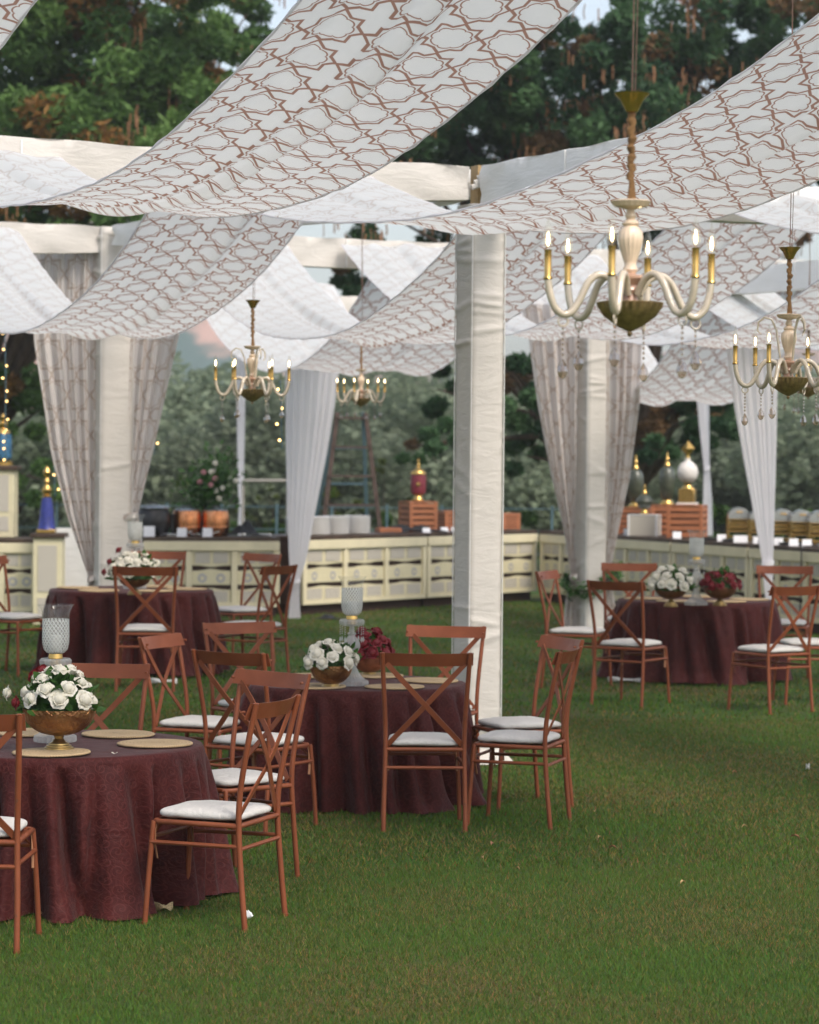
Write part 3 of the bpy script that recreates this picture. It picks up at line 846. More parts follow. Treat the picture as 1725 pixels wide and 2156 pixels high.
curtain('sheer_curtain', [(715, 495, 519), (900, 499, 516), (1020, 501, 514), (1058, 503, 513), (1128, 501, 518)], 41, 'sheer',
        'narrow lilac white curtain behind the copper pots', 3, GS, .022, tie=(1058, 502, 514))
curtain('sheer_curtain', [(800, 1463, 1492), (900, 1472, 1493), (985, 1482, 1494), (1050, 1480, 1499), (1128, 1477, 1501)], 38, 'sheer',
        'narrow white curtain knotted halfway, beside the white urn', 3, GS, .022, tie=(986, 1482, 1495))
curtain('sheer_curtain', [(720, 1528, 1642), (850, 1546, 1638), (950, 1563, 1636), (1080, 1587, 1632), (1180, 1605, 1629), (1265, 1612, 1628), (1345, 1608, 1632)], 28.6, 'sheer',
        'full white sheer curtain in front of the chafing dishes', 7, GS, .016, tie=(1186, 1604, 1630))
# dark canopy panel far behind the middle chandelier
b = MB()
b.grid(lambda u, v: tuple(Vector(at(512+90*u, 742-28*u*.6-(0 if v < .5 else 0)-v*26, 40-1.5*u))+Vector((0, v*1.2, 0))), 10, 3, flip=False)
tag(b.build('canopy_panel', MT['canopy_dark'], smooth='all'), 'small brown canopy panel between the narrow and full sheer curtains', 'canopy')
# ------------------------------------------------------------------ chair
def make_chair():
    rt = empty('cross_back_chair')
    mt = MT['chair']
    post = [(.214, -.235, 0), (.211, -.214, .22), (.206, -.200, .43), (.209, -.208, .58), (.220, -.246, .78), (.229, -.283, .94)]
    def pos(z):
        i = 0
        while i < 4 and post[i+1][2] < z: i += 1
        a, c = post[i], post[i+1]; k = (z-a[2])/(c[2]-a[2])
        return Vector([a[q]+(c[q]-a[q])*k for q in range(3)])
    def sm(pts, n=5):                       # Catmull-Rom
        o = []; P = [Vector(p) for p in pts]
        for i in range(len(P)-1):
            p0, p1, p2, p3 = P[max(0, i-1)], P[i], P[i+1], P[min(len(P)-1, i+2)]
            for k in range(n):
                s = k/n
                o.append(.5*((2*p1)+(p2-p0)*s+(2*p0-5*p1+4*p2-p3)*s*s+(3*p1-p0-3*p2+p3)*s**3))
        o.append(P[-1]); return o
    for s in (-1, 1):
        pts = sm([(s*p[0], p[1], p[2]) for p in post])
        b = MB(); b.tube(pts, [.0125]*len(pts), 10)
        b.tube([pts[-1], pts[-1]+Vector((0, 0, .004))], [.0125, .008], 10)
        b.tube([Vector((s*.214, -.235, 0)), Vector((s*.214, -.2345, .012))], .0145, 10)
        b.build('back_post', mt, rt)
        b = MB(); fl = sm([(s*.208, .222, 0), (s*.200, .210, .2), (s*.188, .196, .40), (s*.184, .192, .43)])
        b.tube(fl, .0118, 10); b.tube([fl[0], fl[0]+Vector((0, 0, .012))], .0138, 10)
        b.build('front_leg', mt, rt)
    b = MB()
    b.tube([(-.206, -.2, .43), (.206, -.2, .43)], .0112, 9)
    fr = [(-.206, -.2, .43), (-.196, 0, .43), (-.188, .17, .43), (-.170, .192, .43), (0, .197, .43), (.170, .192, .43), (.188, .17, .43), (.196, 0, .43), (.206, -.2, .43)]
    b.tube(fr, .0115, 9); b.box((0, 0, .427), (.36, .36, .010))
    b.build('seat_frame', mt, rt)
    for a, c in (((-.2085, -.206, .335), (.2085, -.206, .335)), ((-.194, .203, .365), (.194, .203, .365)), ((-.209, -.206, .345), (-.195, .205, .345)), ((.209, -.206, .345), (.195, .205, .345))):
        b = MB(); b.tube([a, c], .0092, 8); b.build('stretcher', mt, rt)
    for s in (-1, 1):                       # arched braces under the seat
        b = MB(); b.tube(sm([(s*.195, .203, .30), (s*.17, .2, .375), (s*.11, .19, .418)]), .006, 6); b.build('corner_brace', mt, rt)
    # curved top rail in front of the posts
    b = MB(); pts = []
    yt = -.268
    N = 16
    vs = []
    for i in range(N+1):
        x = -.247+.494*i/N; bow = -.040*(1-(x/.247)**2)
        for dy, z, lean in ((0.010, .874, .012), (.016, .874, .012), (.016, .942, -.016), (.010, .942, -.016)):
            vs.append((x, yt+bow+dy+lean+.004, z-.004*(1-(x/.247)**2)))
    fs = [(i*4+k, i*4+(k+1) % 4, i*4+4+(k+1) % 4, i*4+4+k) for i in range(N) for k in range(4)]+[(3, 2, 1, 0), tuple(N*4+k for k in range(4))]
    b.add(vs, fs)
    for s in (-1, 1): b.tube([(s*.236, yt+.03, .905), (s*.236, yt+.045, .903)], .006, 7)
    b.build('top_rail', mt, rt)
    for s in (-1, 1):
        b = MB(); a = pos(.452); c = pos(.885); P = []
        for i in range(13):
            k = i/12; z = .452+(.885-.452)*k
            x = s*(-.196+.402*k); bow = -.030*math.sin(pi*k)
            P.append((x, pos(z).y+bow+.012+s*.0038, z))
        b.plate(P, .027, .0065, (1, 0, -s*.0+.0)); b.build('cross_slat', mt, rt)
    # cushion
    b = MB()
    def cu(u, v):
        a = u*2*pi; ph = (v-.5)*pi
        ex = .28
        def sp(c, e): return math.copysign(abs(c)**e, c)
        x, y = sp(math.cos(a), ex), sp(math.sin(a), ex); q = abs(math.cos(ph))**.30
        zz = sp(math.sin(ph), .75)
        yy = y*.196*q; xx = x*(.197-.022*(y*q+1)/2)*q
        dome = .012*max(0, 1-(x*q)**2)*max(0, 1-(y*q)**2) if zz > 0 else 0
        wr = .0009*math.sin(xx*43+yy*31)+.0008*math.sin(yy*57-xx*20)
        return (xx, yy-.002, .462+zz*.021+dome+wr)
    b.grid(cu, 56, 16); b.build('cushion', MT['cushion'], rt, smooth='all')
    b = MB(); b.tube([(.19*math.cos(k*pi/24)**1 if 0 else x, y, .452) for k, (x, y) in enumerate([(-.19, -.185), (.19, -.185)])], .003, 5)
    for s in (-1, 1):
        b = MB(); b.plate([(s*.176, .178, .44), (s*.186, .188, .40), (s*.188, .186, .33), (s*.184+.006, .180, .275)], .013, .002, (0.6, .8, 0)); b.build('cushion_tie', MT['ribbon'], rt)
    return rt
CHAIR_GROUP = 'terracotta cross back chairs around the tables'
chair0 = make_chair()
tag(chair0, 'chair', 'chair', CHAIR_GROUP)
used = [False]
def chair(loc, heading, label):
    """heading in degrees: direction the seat faces, 0 = right, 90 = away"""
    p = Vector((loc[0], loc[1], gz(loc[0], loc[1])))
    rz = R(heading-90)
    if not used[0]:
        used[0] = True; o = chair0; o.location = p; o.rotation_euler = (0, 0, rz); o['label'] = label
    else: o = dup(chair0, p, rz, label)
    return o
def seat(px, py, h=.485):
    return G(px, py, h)
def rail(px, py, heading, h=.91):          # chair whose top rail middle is seen here
    p = G(px, py, h); a = R(heading); return Vector((p.x+math.cos(a)*.285, p.y+math.sin(a)*.285, 0))
def foot(px, py, heading, side):           # side: (+1 right/-1 left, 'b' or 'f') foot seen here
    p = G(px, py, .01); a = R(heading); f = Vector((math.cos(a), math.sin(a), 0)); r = Vector((f.y, -f.x, 0))
    fx = -.235 if side[1] == 'b' else .222; rx = .214 if side[1] == 'b' else .208
    return p-f*fx-r*rx*side[0]
CH = [
 (foot(516, 1957, 160, (-1, 'b')), 160, 'sharpest chair, drawn up to the right of the front table, all four legs in view'),
 (rail(580, 1428, 226), 226, 'chair tucked behind the sharpest front chair, its seat half hidden by the front tablecloth'),
 (rail(214, 1410, 262), 262, 'chair behind the front table, seen above the placemats next to the flower bowl'),
 (foot(35, 2003, 86, (1, 'b')), 86, 'chair cut off by the left edge in front of the front tablecloth'),
 (foot(980, 1749, 92, (1, 'b')), 92, 'chair with its back square to us in front of the middle table'),
 (seat(1092, 1543), 163, 'chair right of the middle table, nearer of two side by side'),
 (seat(1092, 1514), 204, 'chair right of the middle table, further of two, by the foot of the free pillar'),
 (rail(942, 1328, 256), 256, 'chair behind the middle table, its back in front of the free standing pillar'),
 (seat(548, 1548), 56, 'chair left of the middle table with its back towards us, black scuff on the rail'),
 (seat(427, 1512), 338, 'chair turned sideways left of the middle table, edge of its curved rail showing'),
 (rail(500, 1320, 300), 300, 'chair beyond the one with the scuffed rail, facing us left of the middle table'),
 (foot(365, 1455, 94, (1, 'b')), 94, 'chair with its back to us in front of the back left table'),
 (rail(335, 1168, 262), 262, 'chair behind the back left table, just below the buffet soup pots'),
 (rail(556, 1178, 222), 222, 'chair right of the back left table, further of two, against the buffet front'),
 (rail(592, 1206, 150), 150, 'chair right of the back left table, nearer of two, beside the sheer curtain'),
 (seat(27, 1292), 330, 'chair at the left edge beside the back left table'),
 (seat(1217, 1322), 338, 'chair left of the right table, seat beside the garlanded pillar'),
 (foot(1351, 1488, 57, (1, 'b')), 57, 'left one of two chairs in front of the right table'),
 (foot(1622, 1504, 126, (-1, 'b')), 126, 'right one of two chairs in front of the right table'),
 (rail(1325, 1193, 266), 266, 'chair behind the right table next to the garlanded pillar'),
 (rail(1653, 1199, 262), 262, 'chair behind the right table, beyond the red flower bowl'),
 (seat(1702, 1346), 186, 'chair at the right edge of the picture on the far side of the right table'),
]
for c in CH: chair(*c)
chs = MB(); 

# ------------------------------------------------------------------ round tables under maroon cloths
TH = .67
def tablecloth(c, Rr, label, seed, nf=15):
    rnd = random.Random(seed); g = gz(c.x, c.y)
    ph = [rnd.uniform(0, 6.28) for _ in range(8)]
    folds = []
    a = rnd.uniform(0, .4)
    while a < 2*pi-.15:
        folds.append((a, rnd.uniform(.032, .07), rnd.uniform(.45, 1.15), rnd.uniform(-.22, .22))); a += rnd.uniform(.20, .50)
    for k in range(6): folds.append((2*pi*k/6+rnd.uniform(-.35, .35), rnd.uniform(.06, .10), rnd.uniform(.8, 1.3), rnd.uniform(-.4, .4)))
    NA, NR, NZ = 360, 10, 48
    def rad(a, k):                          # k: 0 at the table edge, 1 at the hem
        d = 0
        for (f, wd, am, sl) in folds:
            q = (a-f-sl*k*.5+pi) % (2*pi)-pi
            w2 = wd*(.8+.7*k)
            d += am*(math.exp(-(q/w2)**2)-.75*math.exp(-((q-1.8*w2)/w2)**2))
        d += .18*math.sin(a*7+ph[0])+.12*math.sin(a*17+ph[1]+k*2)
        d = .62*math.tanh(d/.62) if d > 0 else d
        grow = k**.65
        return Rr+.012+.050*k+.165*d*grow+.06*max(0, (k-.84)/.16)**2*(.5+.5*math.sin(a*3+ph[2]))*(.7+.3*math.sin(a*11+ph[3]))
    vs = []; us = []
    for j in range(NR+1):
        r = Rr*j/NR
        for i in range(NA):
            a = 2*pi*i/NA; vs.append((r*math.cos(a), r*math.sin(a), TH+.0015*math.sin(r*22+a*3+ph[4])*(j/NR))); us.append((r*math.cos(a), r*math.sin(a)))
    for j in range(1, NZ+1):
        k = j/NZ
        for i in range(NA):
            a = 2*pi*i/NA
            if k < .06: r = Rr+.012*math.sin(k/.06*pi/2); 
            else: r = rad(a, (k-.06)/.94)
            low = .010+.022*(.5+.5*math.sin(a*5+ph[5]))*(.5+.5*math.sin(a*2+ph[6]))
            z = TH-.010*min(1, k/.06)*0-(TH-low)*max(0, k)**1.0
            vs.append((r*math.cos(a), r*math.sin(a), max(z, .006))); us.append((a*Rr*1.03, -k*TH*1.05))
    M = NR+NZ+1; fs = []; uf = []
    b = MB(); b.hasuv = True
    b.v = vs
    for j in range(M-1):
        for i in range(NA):
            i2 = (i+1) % NA; f = (j*NA+i, j*NA+i2, (j+1)*NA+i2, (j+1)*NA+i)
            b.f.append(f); b.m.append(0)
            q = [list(us[x]) for x in f]
            if j > NR and i2 == 0: q[1][0] += 2*pi*Rr*1.03; q[2][0] += 2*pi*Rr*1.03
            if j == NR: q[0] = [us[f[3]][0], 0]; q[1] = [us[f[2]][0]+(2*pi*Rr*1.03 if i2 == 0 else 0), 0]; q[2][0] = q[1][0]
            b.uv.append([tuple(x) for x in q])
    rt = empty('tablecloth', (c.x, c.y, g), 0, label, 'tablecloth', 'maroon tablecloths on round tables')
    b.build('cloth', MT['maroon'], rt, smooth='all')
    return rt
T1 = G(120, 1566, TH); T2 = G(746, 1437, TH); T3 = G(1467, 1263, TH); T4 = G(277, 1241, TH)
T1r, T2r, T3r, T4r = .645, .638, .665, .665
tc1 = tablecloth(T1, T1r, 'maroon brocade tablecloth on the front left round table', 11)
tc2 = tablecloth(T2, T2r, 'maroon tablecloth on the middle round table beside the pillar', 12)
tc3 = tablecloth(T3, T3r, 'maroon tablecloth on the round table at the right', 17)
tc4 = tablecloth(T4, T4r, 'maroon tablecloth on the back left round table near the buffet', 14)
# hem corners with gold trim and the white lining showing on the grass
def scrap(name, px, py, L, Wd, ang, mat, label, cat, parent_h=.012, seed=0):
    p = G(px, py, .0); rnd = random.Random(seed); ph = rnd.uniform(0, 6)
    b = MB()
    def fn(u, v):
        x = (u-.5)*L; y = (v-.5)*Wd*(1-.3*u)+.012*math.sin(u*6+ph)
        return (x, y, .012+.02*abs(math.sin(u*5+ph+v*4))+.012*math.sin(v*9+u*4+ph))
    b.grid(fn, 24, 12); o = b.build(name, MT[mat], smooth='all'); o.location = p; o.rotation_euler = (0, 0, R(ang)); o.parent = None
    return tag(o, label, cat)
scrap('cloth_lining', 960, 1683, .24, .10, 15, 'scrap', 'white lining cloth spilled on the grass under the middle table', 'cloth', seed=1)
scrap('cloth_lining', 425, 1886, .13, .07, -30, 'scrap', 'white lining cloth peeking out under the front tablecloth', 'cloth', seed=2)
scrap('cloth_lining', 343, 1440, .22, .10, 5, 'scrap', 'white lining cloth under the back left tablecloth', 'cloth', seed=3)
scrap('cloth_lining', 1318, 1437, .3, .10, -12, 'scrap', 'white lining cloth edging out under the right tablecloth', 'cloth', seed=4)
scrap('gold_trim', 845, 1705, .12, .05, 20, 'gold_trim', 'gold trimmed hem corner lying in front of the middle table', 'hem trim', seed=5)
scrap('gold_trim', 100, 1932, .07, .05, 40, 'gold_trim', 'gold trimmed hem corner by the leg of the left edge chair', 'hem trim', seed=6)
scrap('gold_trim', 345, 1921, .08, .03, 10, 'gold_trim', 'gold trimmed hem corner beside the sharpest chair', 'hem trim', seed=7)
scrap('paper_scrap', 523, 1938, .028, .03, 70, 'card', 'tiny white paper scrap beside the sharpest chair leg', 'paper scrap', seed=8)
scrap('paper_scrap', 1702, 1622, .025, .012, 10, 'scrap', 'tiny pale paper scrap on the lawn near the right edge', 'paper scrap', seed=9)
for i, (x, y) in enumerate(((1037, 1789), (1016, 1820), (1263, 1776), (1290, 1797), (1438, 1872), (1568, 1752), (1675, 1774), (1252, 1720), (1090, 1843), (1547, 1636))):
    b = MB(); L = random.uniform(.03, .06); b.grid(lambda u, v: ((u-.5)*L, (v-.5)*L*.35*math.sin(pi*min(.97, max(.03, u))), .022+.012*math.sin(u*3)+.008*(2*v-1)**2), 6, 3)
    o = b.build('fallen_leaf', MT['ribbon'] if i % 3 == 0 else MT['bamboo'], smooth='all', loc=G(x, y, 0)); o.rotation_euler = (0, 0, random.uniform(0, 6))
    tag(o, 'small dry leaf fallen on the open lawn', 'leaf', 'dry leaves on the lawn')

# placemats
def make_mat():
    b = MB(); prof = []
    for j in range(12): prof.append((.163*j/11+.0005, .010+.0008*(j % 2)))
    prof += [(.168, .007), (.166, .001), (.0005, .0005)]
    b.lathe(prof, 56, rfun=lambda q, z, j: 1+.010*math.sin(q*3+1)+.006*math.sin(q*44) if j > 9 else 1, cap=True)
    return b.build('placemat', MT['jute'], smooth='all')
mat0 = make_mat(); mused = [False]
def mats(c, g0, offs, radius, names):
    for k, (a, nm) in enumerate(names):
        a = R(a)
        p = (c.x+math.cos(a)*radius, c.y+math.sin(a)*radius, gz(c.x, c.y)+TH+.003)
        if not mused[0]: o = mat0; mused[0] = True
        else: o = mat0.copy(); COL.objects.link(o)
        o.location = p; o.rotation_euler = (R(random.uniform(-.6, .6)), R(random.uniform(-.6, .6)), random.uniform(0, 6))
        tag(o, nm, 'placemat', 'round jute placemats')
mats(T1, 0, 0, .44, [(58, 'jute placemat on the front table, back right behind the flower bowl'), (-4, 'jute placemat on the front table, at its right edge'), (-86, 'jute placemat on the front table, nearest the camera edge'),
                     (112, 'jute placemat on the front table, back left behind the lantern base'), (-150, 'jute placemat on the front table, cut by the left edge')])
mats(T2, 0, 0, .44, [(12, 'jute placemat on the middle table, right side behind the chair back'), (-58, 'jute placemat on the middle table, front right'), (-118, 'jute placemat on the middle table, front under the white flower bowl'),
                     (172, 'jute placemat on the middle table, left side'), (75, 'jute placemat on the middle table, far side by the red flowers'), (122, 'jute placemat on the middle table, far left side')])
mats(T3, 0, 0, .45, [(178, 'jute placemat on the right table, left side'), (-118, 'jute placemat on the right table, front left'), (-62, 'jute placemat on the right table, front right under the red bowl'),
                     (2, 'jute placemat on the right table, right side'), (80, 'jute placemat on the right table, far side behind the glass lantern')])
mats(T4, 0, 0, .45, [(172, 'jute placemat on the back left table, left side'), (-120, 'jute placemat on the back left table, front left'), (-60, 'jute placemat on the back left table, front right'),
                     (4, 'jute placemat on the back left table, right side'), (65, 'jute placemat on the back left table, far side')])
# ------------------------------------------------------------------ roses and bowls
def rose_mesh(seed=0, red=False):
    rnd = random.Random(seed); b = MB()
    rings = [(2, .0035, .036, .0), (3, .008, .037, .02), (4, .014, .037, .12), (5, .021, .035, .38), (6, .029, .030, .75)]
    for n, r, h, op in rings:
        o = rnd.uniform(0, 6)
        for k in range(n):
            a0 = o+2*pi*k/n+rnd.uniform(-.15, .15); w_ = 2*pi/n*.72; hh = h*rnd.uniform(.88, 1.1); tw = rnd.uniform(-.004, .004)
            def fn(u, v, a0=a0, w_=w_, r=r, hh=hh, op=op, tw=tw):
                q = (u-.5)*2; wid = (1-.35*(1-v))*(1-.22*v**6)
                a = a0+q*w_*wid
                flare = op*.013*v**3+op*.004*abs(q)*v
                rr = .006*(1-v)*0+r*(v**.45*.86+.14*0)+flare+(.002 if q > 0 else 0)
                z = -.012+hh*v*(1-.20*q*q)-op*.016*v**5+tw*q+.0016*math.sin(q*9+k*2)*v
                return (rr*math.cos(a), rr*math.sin(a), z)
            b.grid(fn, 9, 7)
    b.lathe([(.004, -.014), (.020, -.006), (.025, .004), (.022, .016), (.014, .024), (.004, .028)], 10)
    return b
ROSE = {}
def roses_proto(kind, mat):
    L = []
    for s in range(3):
        o = rose_mesh(s).build('rose', MT[mat], smooth='all'); me = o.data; bpy.data.objects.remove(o); L.append(me)
    ROSE[kind] = L
roses_proto('white', 'rose_white'); roses_proto('red', 'rose_red'); roses_proto('pink', 'rose_pink')
def leaf_part(rt, cx, cz, rad, n, rnd, size=.045, up=.5):
    b = MB()
    for _ in range(n):
        a = rnd.uniform(0, 2*pi); el = rnd.uniform(-.25, 1.3)
        d = Vector((math.cos(a)*math.cos(el), math.sin(a)*math.cos(el), math.sin(el)*.8))
        p = Vector((0, 0, cz))+d*rad*rnd.uniform(.75, 1.08)
        L = size*rnd.uniform(.7, 1.3); ax = (d+Vector((rnd.uniform(-.8, .8), rnd.uniform(-.8, .8), rnd.uniform(-.5, up)))).normalized()
        sd = ax.cross(Vector((rnd.uniform(-1, 1), rnd.uniform(-1, 1), 1))).normalized(); nm = ax.cross(sd)
        pts = []
        for j, wv in enumerate((.04, .30, .38, .26, .02)):
            k = j/4; c = p+ax*L*k-nm*.12*L*k*k
            pts += [c-sd*wv*L+nm*.08*L*wv*4, c, c+sd*wv*L+nm*.08*L*wv*4]
        fs = []
        for j in range(4):
            fs += [(j*3, j*3+1, j*3+4, j*3+3), (j*3+1, j*3+2, j*3+5, j*3+4)]
        b.add(pts, fs)
        if rnd.random() < .3: b.tube([p, p-d*.05], .0015, 4)
    o = b.build('foliage', MT['leaf'], rt, smooth='all'); o['kind'] = 'stuff'
def arrangement(p, rad, kind, n, label, seed, extra=(), leaves=90, hgt=.75, cat='flowers', name='rose_arrangement', rsc=1.0):
    rnd = random.Random(seed)
    rt = empty(name, p, 0, label, cat, 'rose arrangements in the bowls')
    pts = []; tries = 0
    while len(pts) < n and tries < 6000:
        tries += 1
        a = rnd.uniform(0, 2*pi); el = math.asin(rnd.uniform(.04, 1))
        q = Vector((math.cos(a)*math.cos(el)*rad, math.sin(a)*math.cos(el)*rad, math.sin(el)*rad*hgt))
        if all((q-o).length > .066*rsc*.92 for o in pts): pts.append(q)
    for q in pts:
        me = rnd.choice(ROSE[kind]); o = bpy.data.objects.new('rose', me); COL.objects.link(o); o.parent = rt
        o.location = q*rnd.uniform(.93, 1.06)
        d = (q.normalized()+Vector((rnd.uniform(-.3, .3), rnd.uniform(-.3, .3), rnd.uniform(0, .3)))).normalized()
        o.rotation_euler = d.to_track_quat('Z', 'Y').to_euler(); o.rotation_euler.rotate_axis('Z', rnd.uniform(0, 6))
        o.scale = (rsc*rnd.uniform(.95, 1.22),)*3
    for (x, y, z, kd) in extra:
        o = bpy.data.objects.new('rose', ROSE[kd][0]); COL.objects.link(o); o.parent = rt; o.location = (x, y, z)
        o.rotation_euler = Vector((x, y, z*.6)).to_track_quat('Z', 'Y').to_euler(); o.scale = (rsc*.9,)*3; o['label'] = kd+' rose leaning out of the bunch'
        b = MB(); b.tube([(x*.3, y*.3, z*.3-.02), (x*.97, y*.97, z*.97)], .0022, 5); b.build('stem', MT['leaf'], o).matrix_parent_inverse = (Matrix.LocRotScale(o.location, o.rotation_euler, o.scale)).inverted()
    b = MB()
    def dome(u, v):
        a = u*2*pi; e = v*pi/2; r = rad*.80*math.cos(e)
        return (r*math.cos(a), r*math.sin(a), rad*.72*hgt*math.sin(e)-.03*(v == 0))
    b.grid(dome, 20, 8); b.build('moss_core', MT['leaf'], rt, smooth='all')
    leaf_part(rt, 0, 0, rad, leaves, rnd)
    return rt
def bowl(px, py, Rr, h, mat, label, tall=True, t=None, sc_edge=True):
    p = G(px, py, TH); g = gz(t.x, t.y) if t is not None else gz(p.x, p.y)
    rt = empty('pedestal_bowl', (p.x, p.y, g+TH+.004), 0, label, 'bowl', 'metal flower bowls')
    b = MB(); fh = h*.36 if tall else h*.14
    pr = []
    for j in range(13):
        k = j/12; pr.append((max(.02, Rr*math.sin(k*pi/2)**.9*1.0) if j else .022, fh+(h-fh)*(1-math.cos(k*pi/2)**.95)))
    pr += [(Rr-.006, h-.002), (Rr*.9, h-.035), (.01, h-.06)]
    b.lathe(pr, 64, rfun=(lambda q, z, j: 1+.012*abs(math.sin(q*7)) if 10 <= j <= 13 else 1))
    if sc_edge:
        for k in range(14):
            pts = []
            for i in range(9):
                a = 2*pi*(k+i/8)/14; dz = -.020*Rr/.15*math.sin(pi*i/8)
                rr = Rr*(1.0+.004) if dz > -.004 else Rr*1.0*math.sqrt(max(.1, 1-((-dz)/(h-fh))**2*.6))+.001
                pts.append((rr*math.cos(a), rr*math.sin(a), h+dz*1.0))
            b.tube(pts, .0022, 5)
    b.build('basin', MT[mat], rt)
    b = MB(); f = Rr*(.44 if tall else .42)
    if tall:
        pr = [(f, 0), (f, .006), (f*.93, .010), (f*.92, .016), (f*.80, .019), (f*.79, .025), (f*.66, .028), (f*.64, .034), (f*.45, .040), (f*.34, .05), (f*.27, fh*.8), (f*.34, fh+.008), (.02, fh+.012)]
    else: pr = [(f, 0), (f, .008), (f*.95, .012), (f*.9, fh), (f*.85, fh+.008), (.02, fh+.010)]
    b.lathe(pr, 48); b.build('foot', MT['brass_dark'], rt)
    return rt, Vector((p.x, p.y, g+TH+h))
_, p = bowl(124, 1583, .157, .185, 'brass_bowl', 'scalloped brass pedestal bowl on the front table', t=T1)
arrangement(p+Vector((0, 0, .025)), .140, 'white', 24, 'white roses with fresh green leaves in the scalloped front bowl', 5, [(-.215, -.03, .045, 'white'), (-.175, -.05, .005, 'red'), (-.09, .10, .13, 'red'), (-.12, .09, .11, 'red')], 190, 1.0)
_, p = bowl(697, 1450, .118, .128, 'brass_bowl', 'hammered brass bowl on the middle table', tall=False, t=T2, sc_edge=False)
arrangement(p+Vector((0, 0, .015)), .135, 'white', 26, 'white roses in the hammered bowl on the middle table', 8, [], 80, .8)
_, p = bowl(778, 1424, .105, .115, 'bronze_bowl', 'bronze bowl behind the lantern on the middle table', tall=False, t=T2, sc_edge=False)
arrangement(p+Vector((.0, 0, .015)), .12, 'red', 28, 'dark red roses behind the lantern on the middle table', 9, [], 50, 1.15)
_, p = bowl(1413, 1278, .135, .165, 'bronze_bowl', 'bronze pedestal bowl at left on the right table', t=T3, sc_edge=False)
arrangement(p+Vector((0, 0, .0)), .17, 'white', 30, 'white roses in the bronze bowl on the right table', 12, [], 100, .85, rsc=1.15)
_, p = bowl(1516, 1276, .135, .15, 'bronze_bowl', 'bronze pedestal bowl at right on the right table', t=T3, sc_edge=False)
arrangement(p+Vector((0, 0, .01)), .15, 'red', 34, 'dark red roses in the bronze bowl on the right table', 13, [], 60, .7)
_, p = bowl(283, 1253, .13, .15, 'bronze_bowl', 'bronze pedestal bowl on the back left table', t=T4, sc_edge=False)
arrangement(p+Vector((0, 0, .01)), .185, 'white', 34, 'white roses with three dark red ones on the back left table', 15, [(-.23, -.03, .02, 'red'), (-.19, -.02, .10, 'red'), (-.12, -.02, .19, 'red')], 100, .85, rsc=1.1)

# loose petals on the front table
for px, py, lb in ((241, 1588, 'white rose petal on the front table between two placemats'), (38, 1585, 'white rose petal on the front table near the left edge')):
    p = G(px, py, TH+.004); b = MB(); b.grid(lambda u, v: ((u-.5)*.030*(1-.5*(2*v-1)**2), (v-.5)*.02, .002+.006*((u-.5)*2)**2), 8, 5)
    o = b.build('rose_petal', MT['rose_white'], smooth='all', loc=p); tag(o, lb, 'petal')

# ------------------------------------------------------------------ crystal candle lanterns
def lantern(px, py, t, label, s=1.0, drops=True):
    p = G(px, py, TH); g = gz(t.x, t.y)
    rt = empty('hurricane_lantern', (p.x, p.y, g+TH+.004), 0, label, 'candle lantern', 'crystal hurricane lanterns'); rt.scale = (s,)*3
    b = MB(); fl = lambda q, z, j: 1+.035*math.cos(q*24)
    b.lathe([(.092, 0), (.094, .010), (.092, .026), (.074, .034), (.058, .048), (.040, .072), (.026, .105), (.018, .14)], 72, rfun=fl); b.build('base', MT['crystal'], rt)
    b = MB(); b.lathe([(.018, .14), (.030, .15), (.030, .158), (.020, .168), (.034, .19), (.047, .215), (.044, .24), (.026, .268), (.017, .28), (.026, .29), (.014, .30), (.012, .335)], 40, rfun=lambda q, z, j: 1+.05*math.cos(q*12)); b.build('stem', MT['crystal'], rt)
    b = MB(); b.lathe([(.012, .332), (.05, .334), (.066, .345), (.068, .362), (.060, .372), (.054, .362), (.045, .350), (.012, .345)], 72, rfun=lambda q, z, j: 1+(.07*abs(math.sin(q*9)) if j in (2, 3, 4) else 0)); b.build('drip_tray', MT['crystal'], rt)
    b = MB(); b.lathe([(.012, .340), (.028, .346), (.026, .366), (.033, .372), (.030, .392), (.018, .398)], 30); b.build('collar', MT['gold'], rt)
    b = MB(); pr = [(.024, .392), (.040, .397), (.054, .412), (.060, .440), (.061, .470), (.0605, .51), (.060, .552), (.063, .578), (.072, .598), (.082, .612)]
    pr2 = [(r-.003, z) for r, z in pr[::-1]]
    vs = pr+pr2
    n = 64; V = []; us = []
    for j, (r, z) in enumerate(vs):
        for k in range(n+1):
            q = 2*pi*k/n; V.append((r*math.cos(q), r*math.sin(q), z+.0)); us.append((k/n, z-.392))
    b.add(V, [(j*(n+1)+k, j*(n+1)+k+1, (j+1)*(n+1)+k+1, (j+1)*(n+1)+k) for j in range(len(vs)-1) for k in range(n)], us)
    b.build('glass_shade', MT['glass_cut'], rt, smooth='all')
    b = MB(); b.lathe([(.028, .40), (.028, .47), (.024, .474), (.004, .470)], 24); b.build('candle', MT['white'], rt)
    if drops:
        for k in range(8):
            a = 2*pi*k/8+.2; x, y = .066*math.cos(a), .066*math.sin(a); b = MB()
            for i in range(5): b.lathe([(.0008, -.005), (.0042, -.001), (.0008, .004)], 6, (x, y, .338-.012*i))
            b.lathe([(.0008, -.020), (.0065, -.008), (.004, .006), (.0008, .014)], 6, (x, y, .262)); b.build('prism_drop', MT['crystal'], rt, smooth=False)
    return rt
lantern(116, 1563, T1, 'tall cut glass hurricane lantern on the front table')
lantern(740, 1444, T2, 'cut glass hurricane lantern with prism drops on the middle table')
lantern(1466, 1275, T3, 'frosted hurricane lantern between the flower bowls on the right table')
lantern(284, 1240, T4, 'hurricane lantern hidden behind the roses on the back left table')

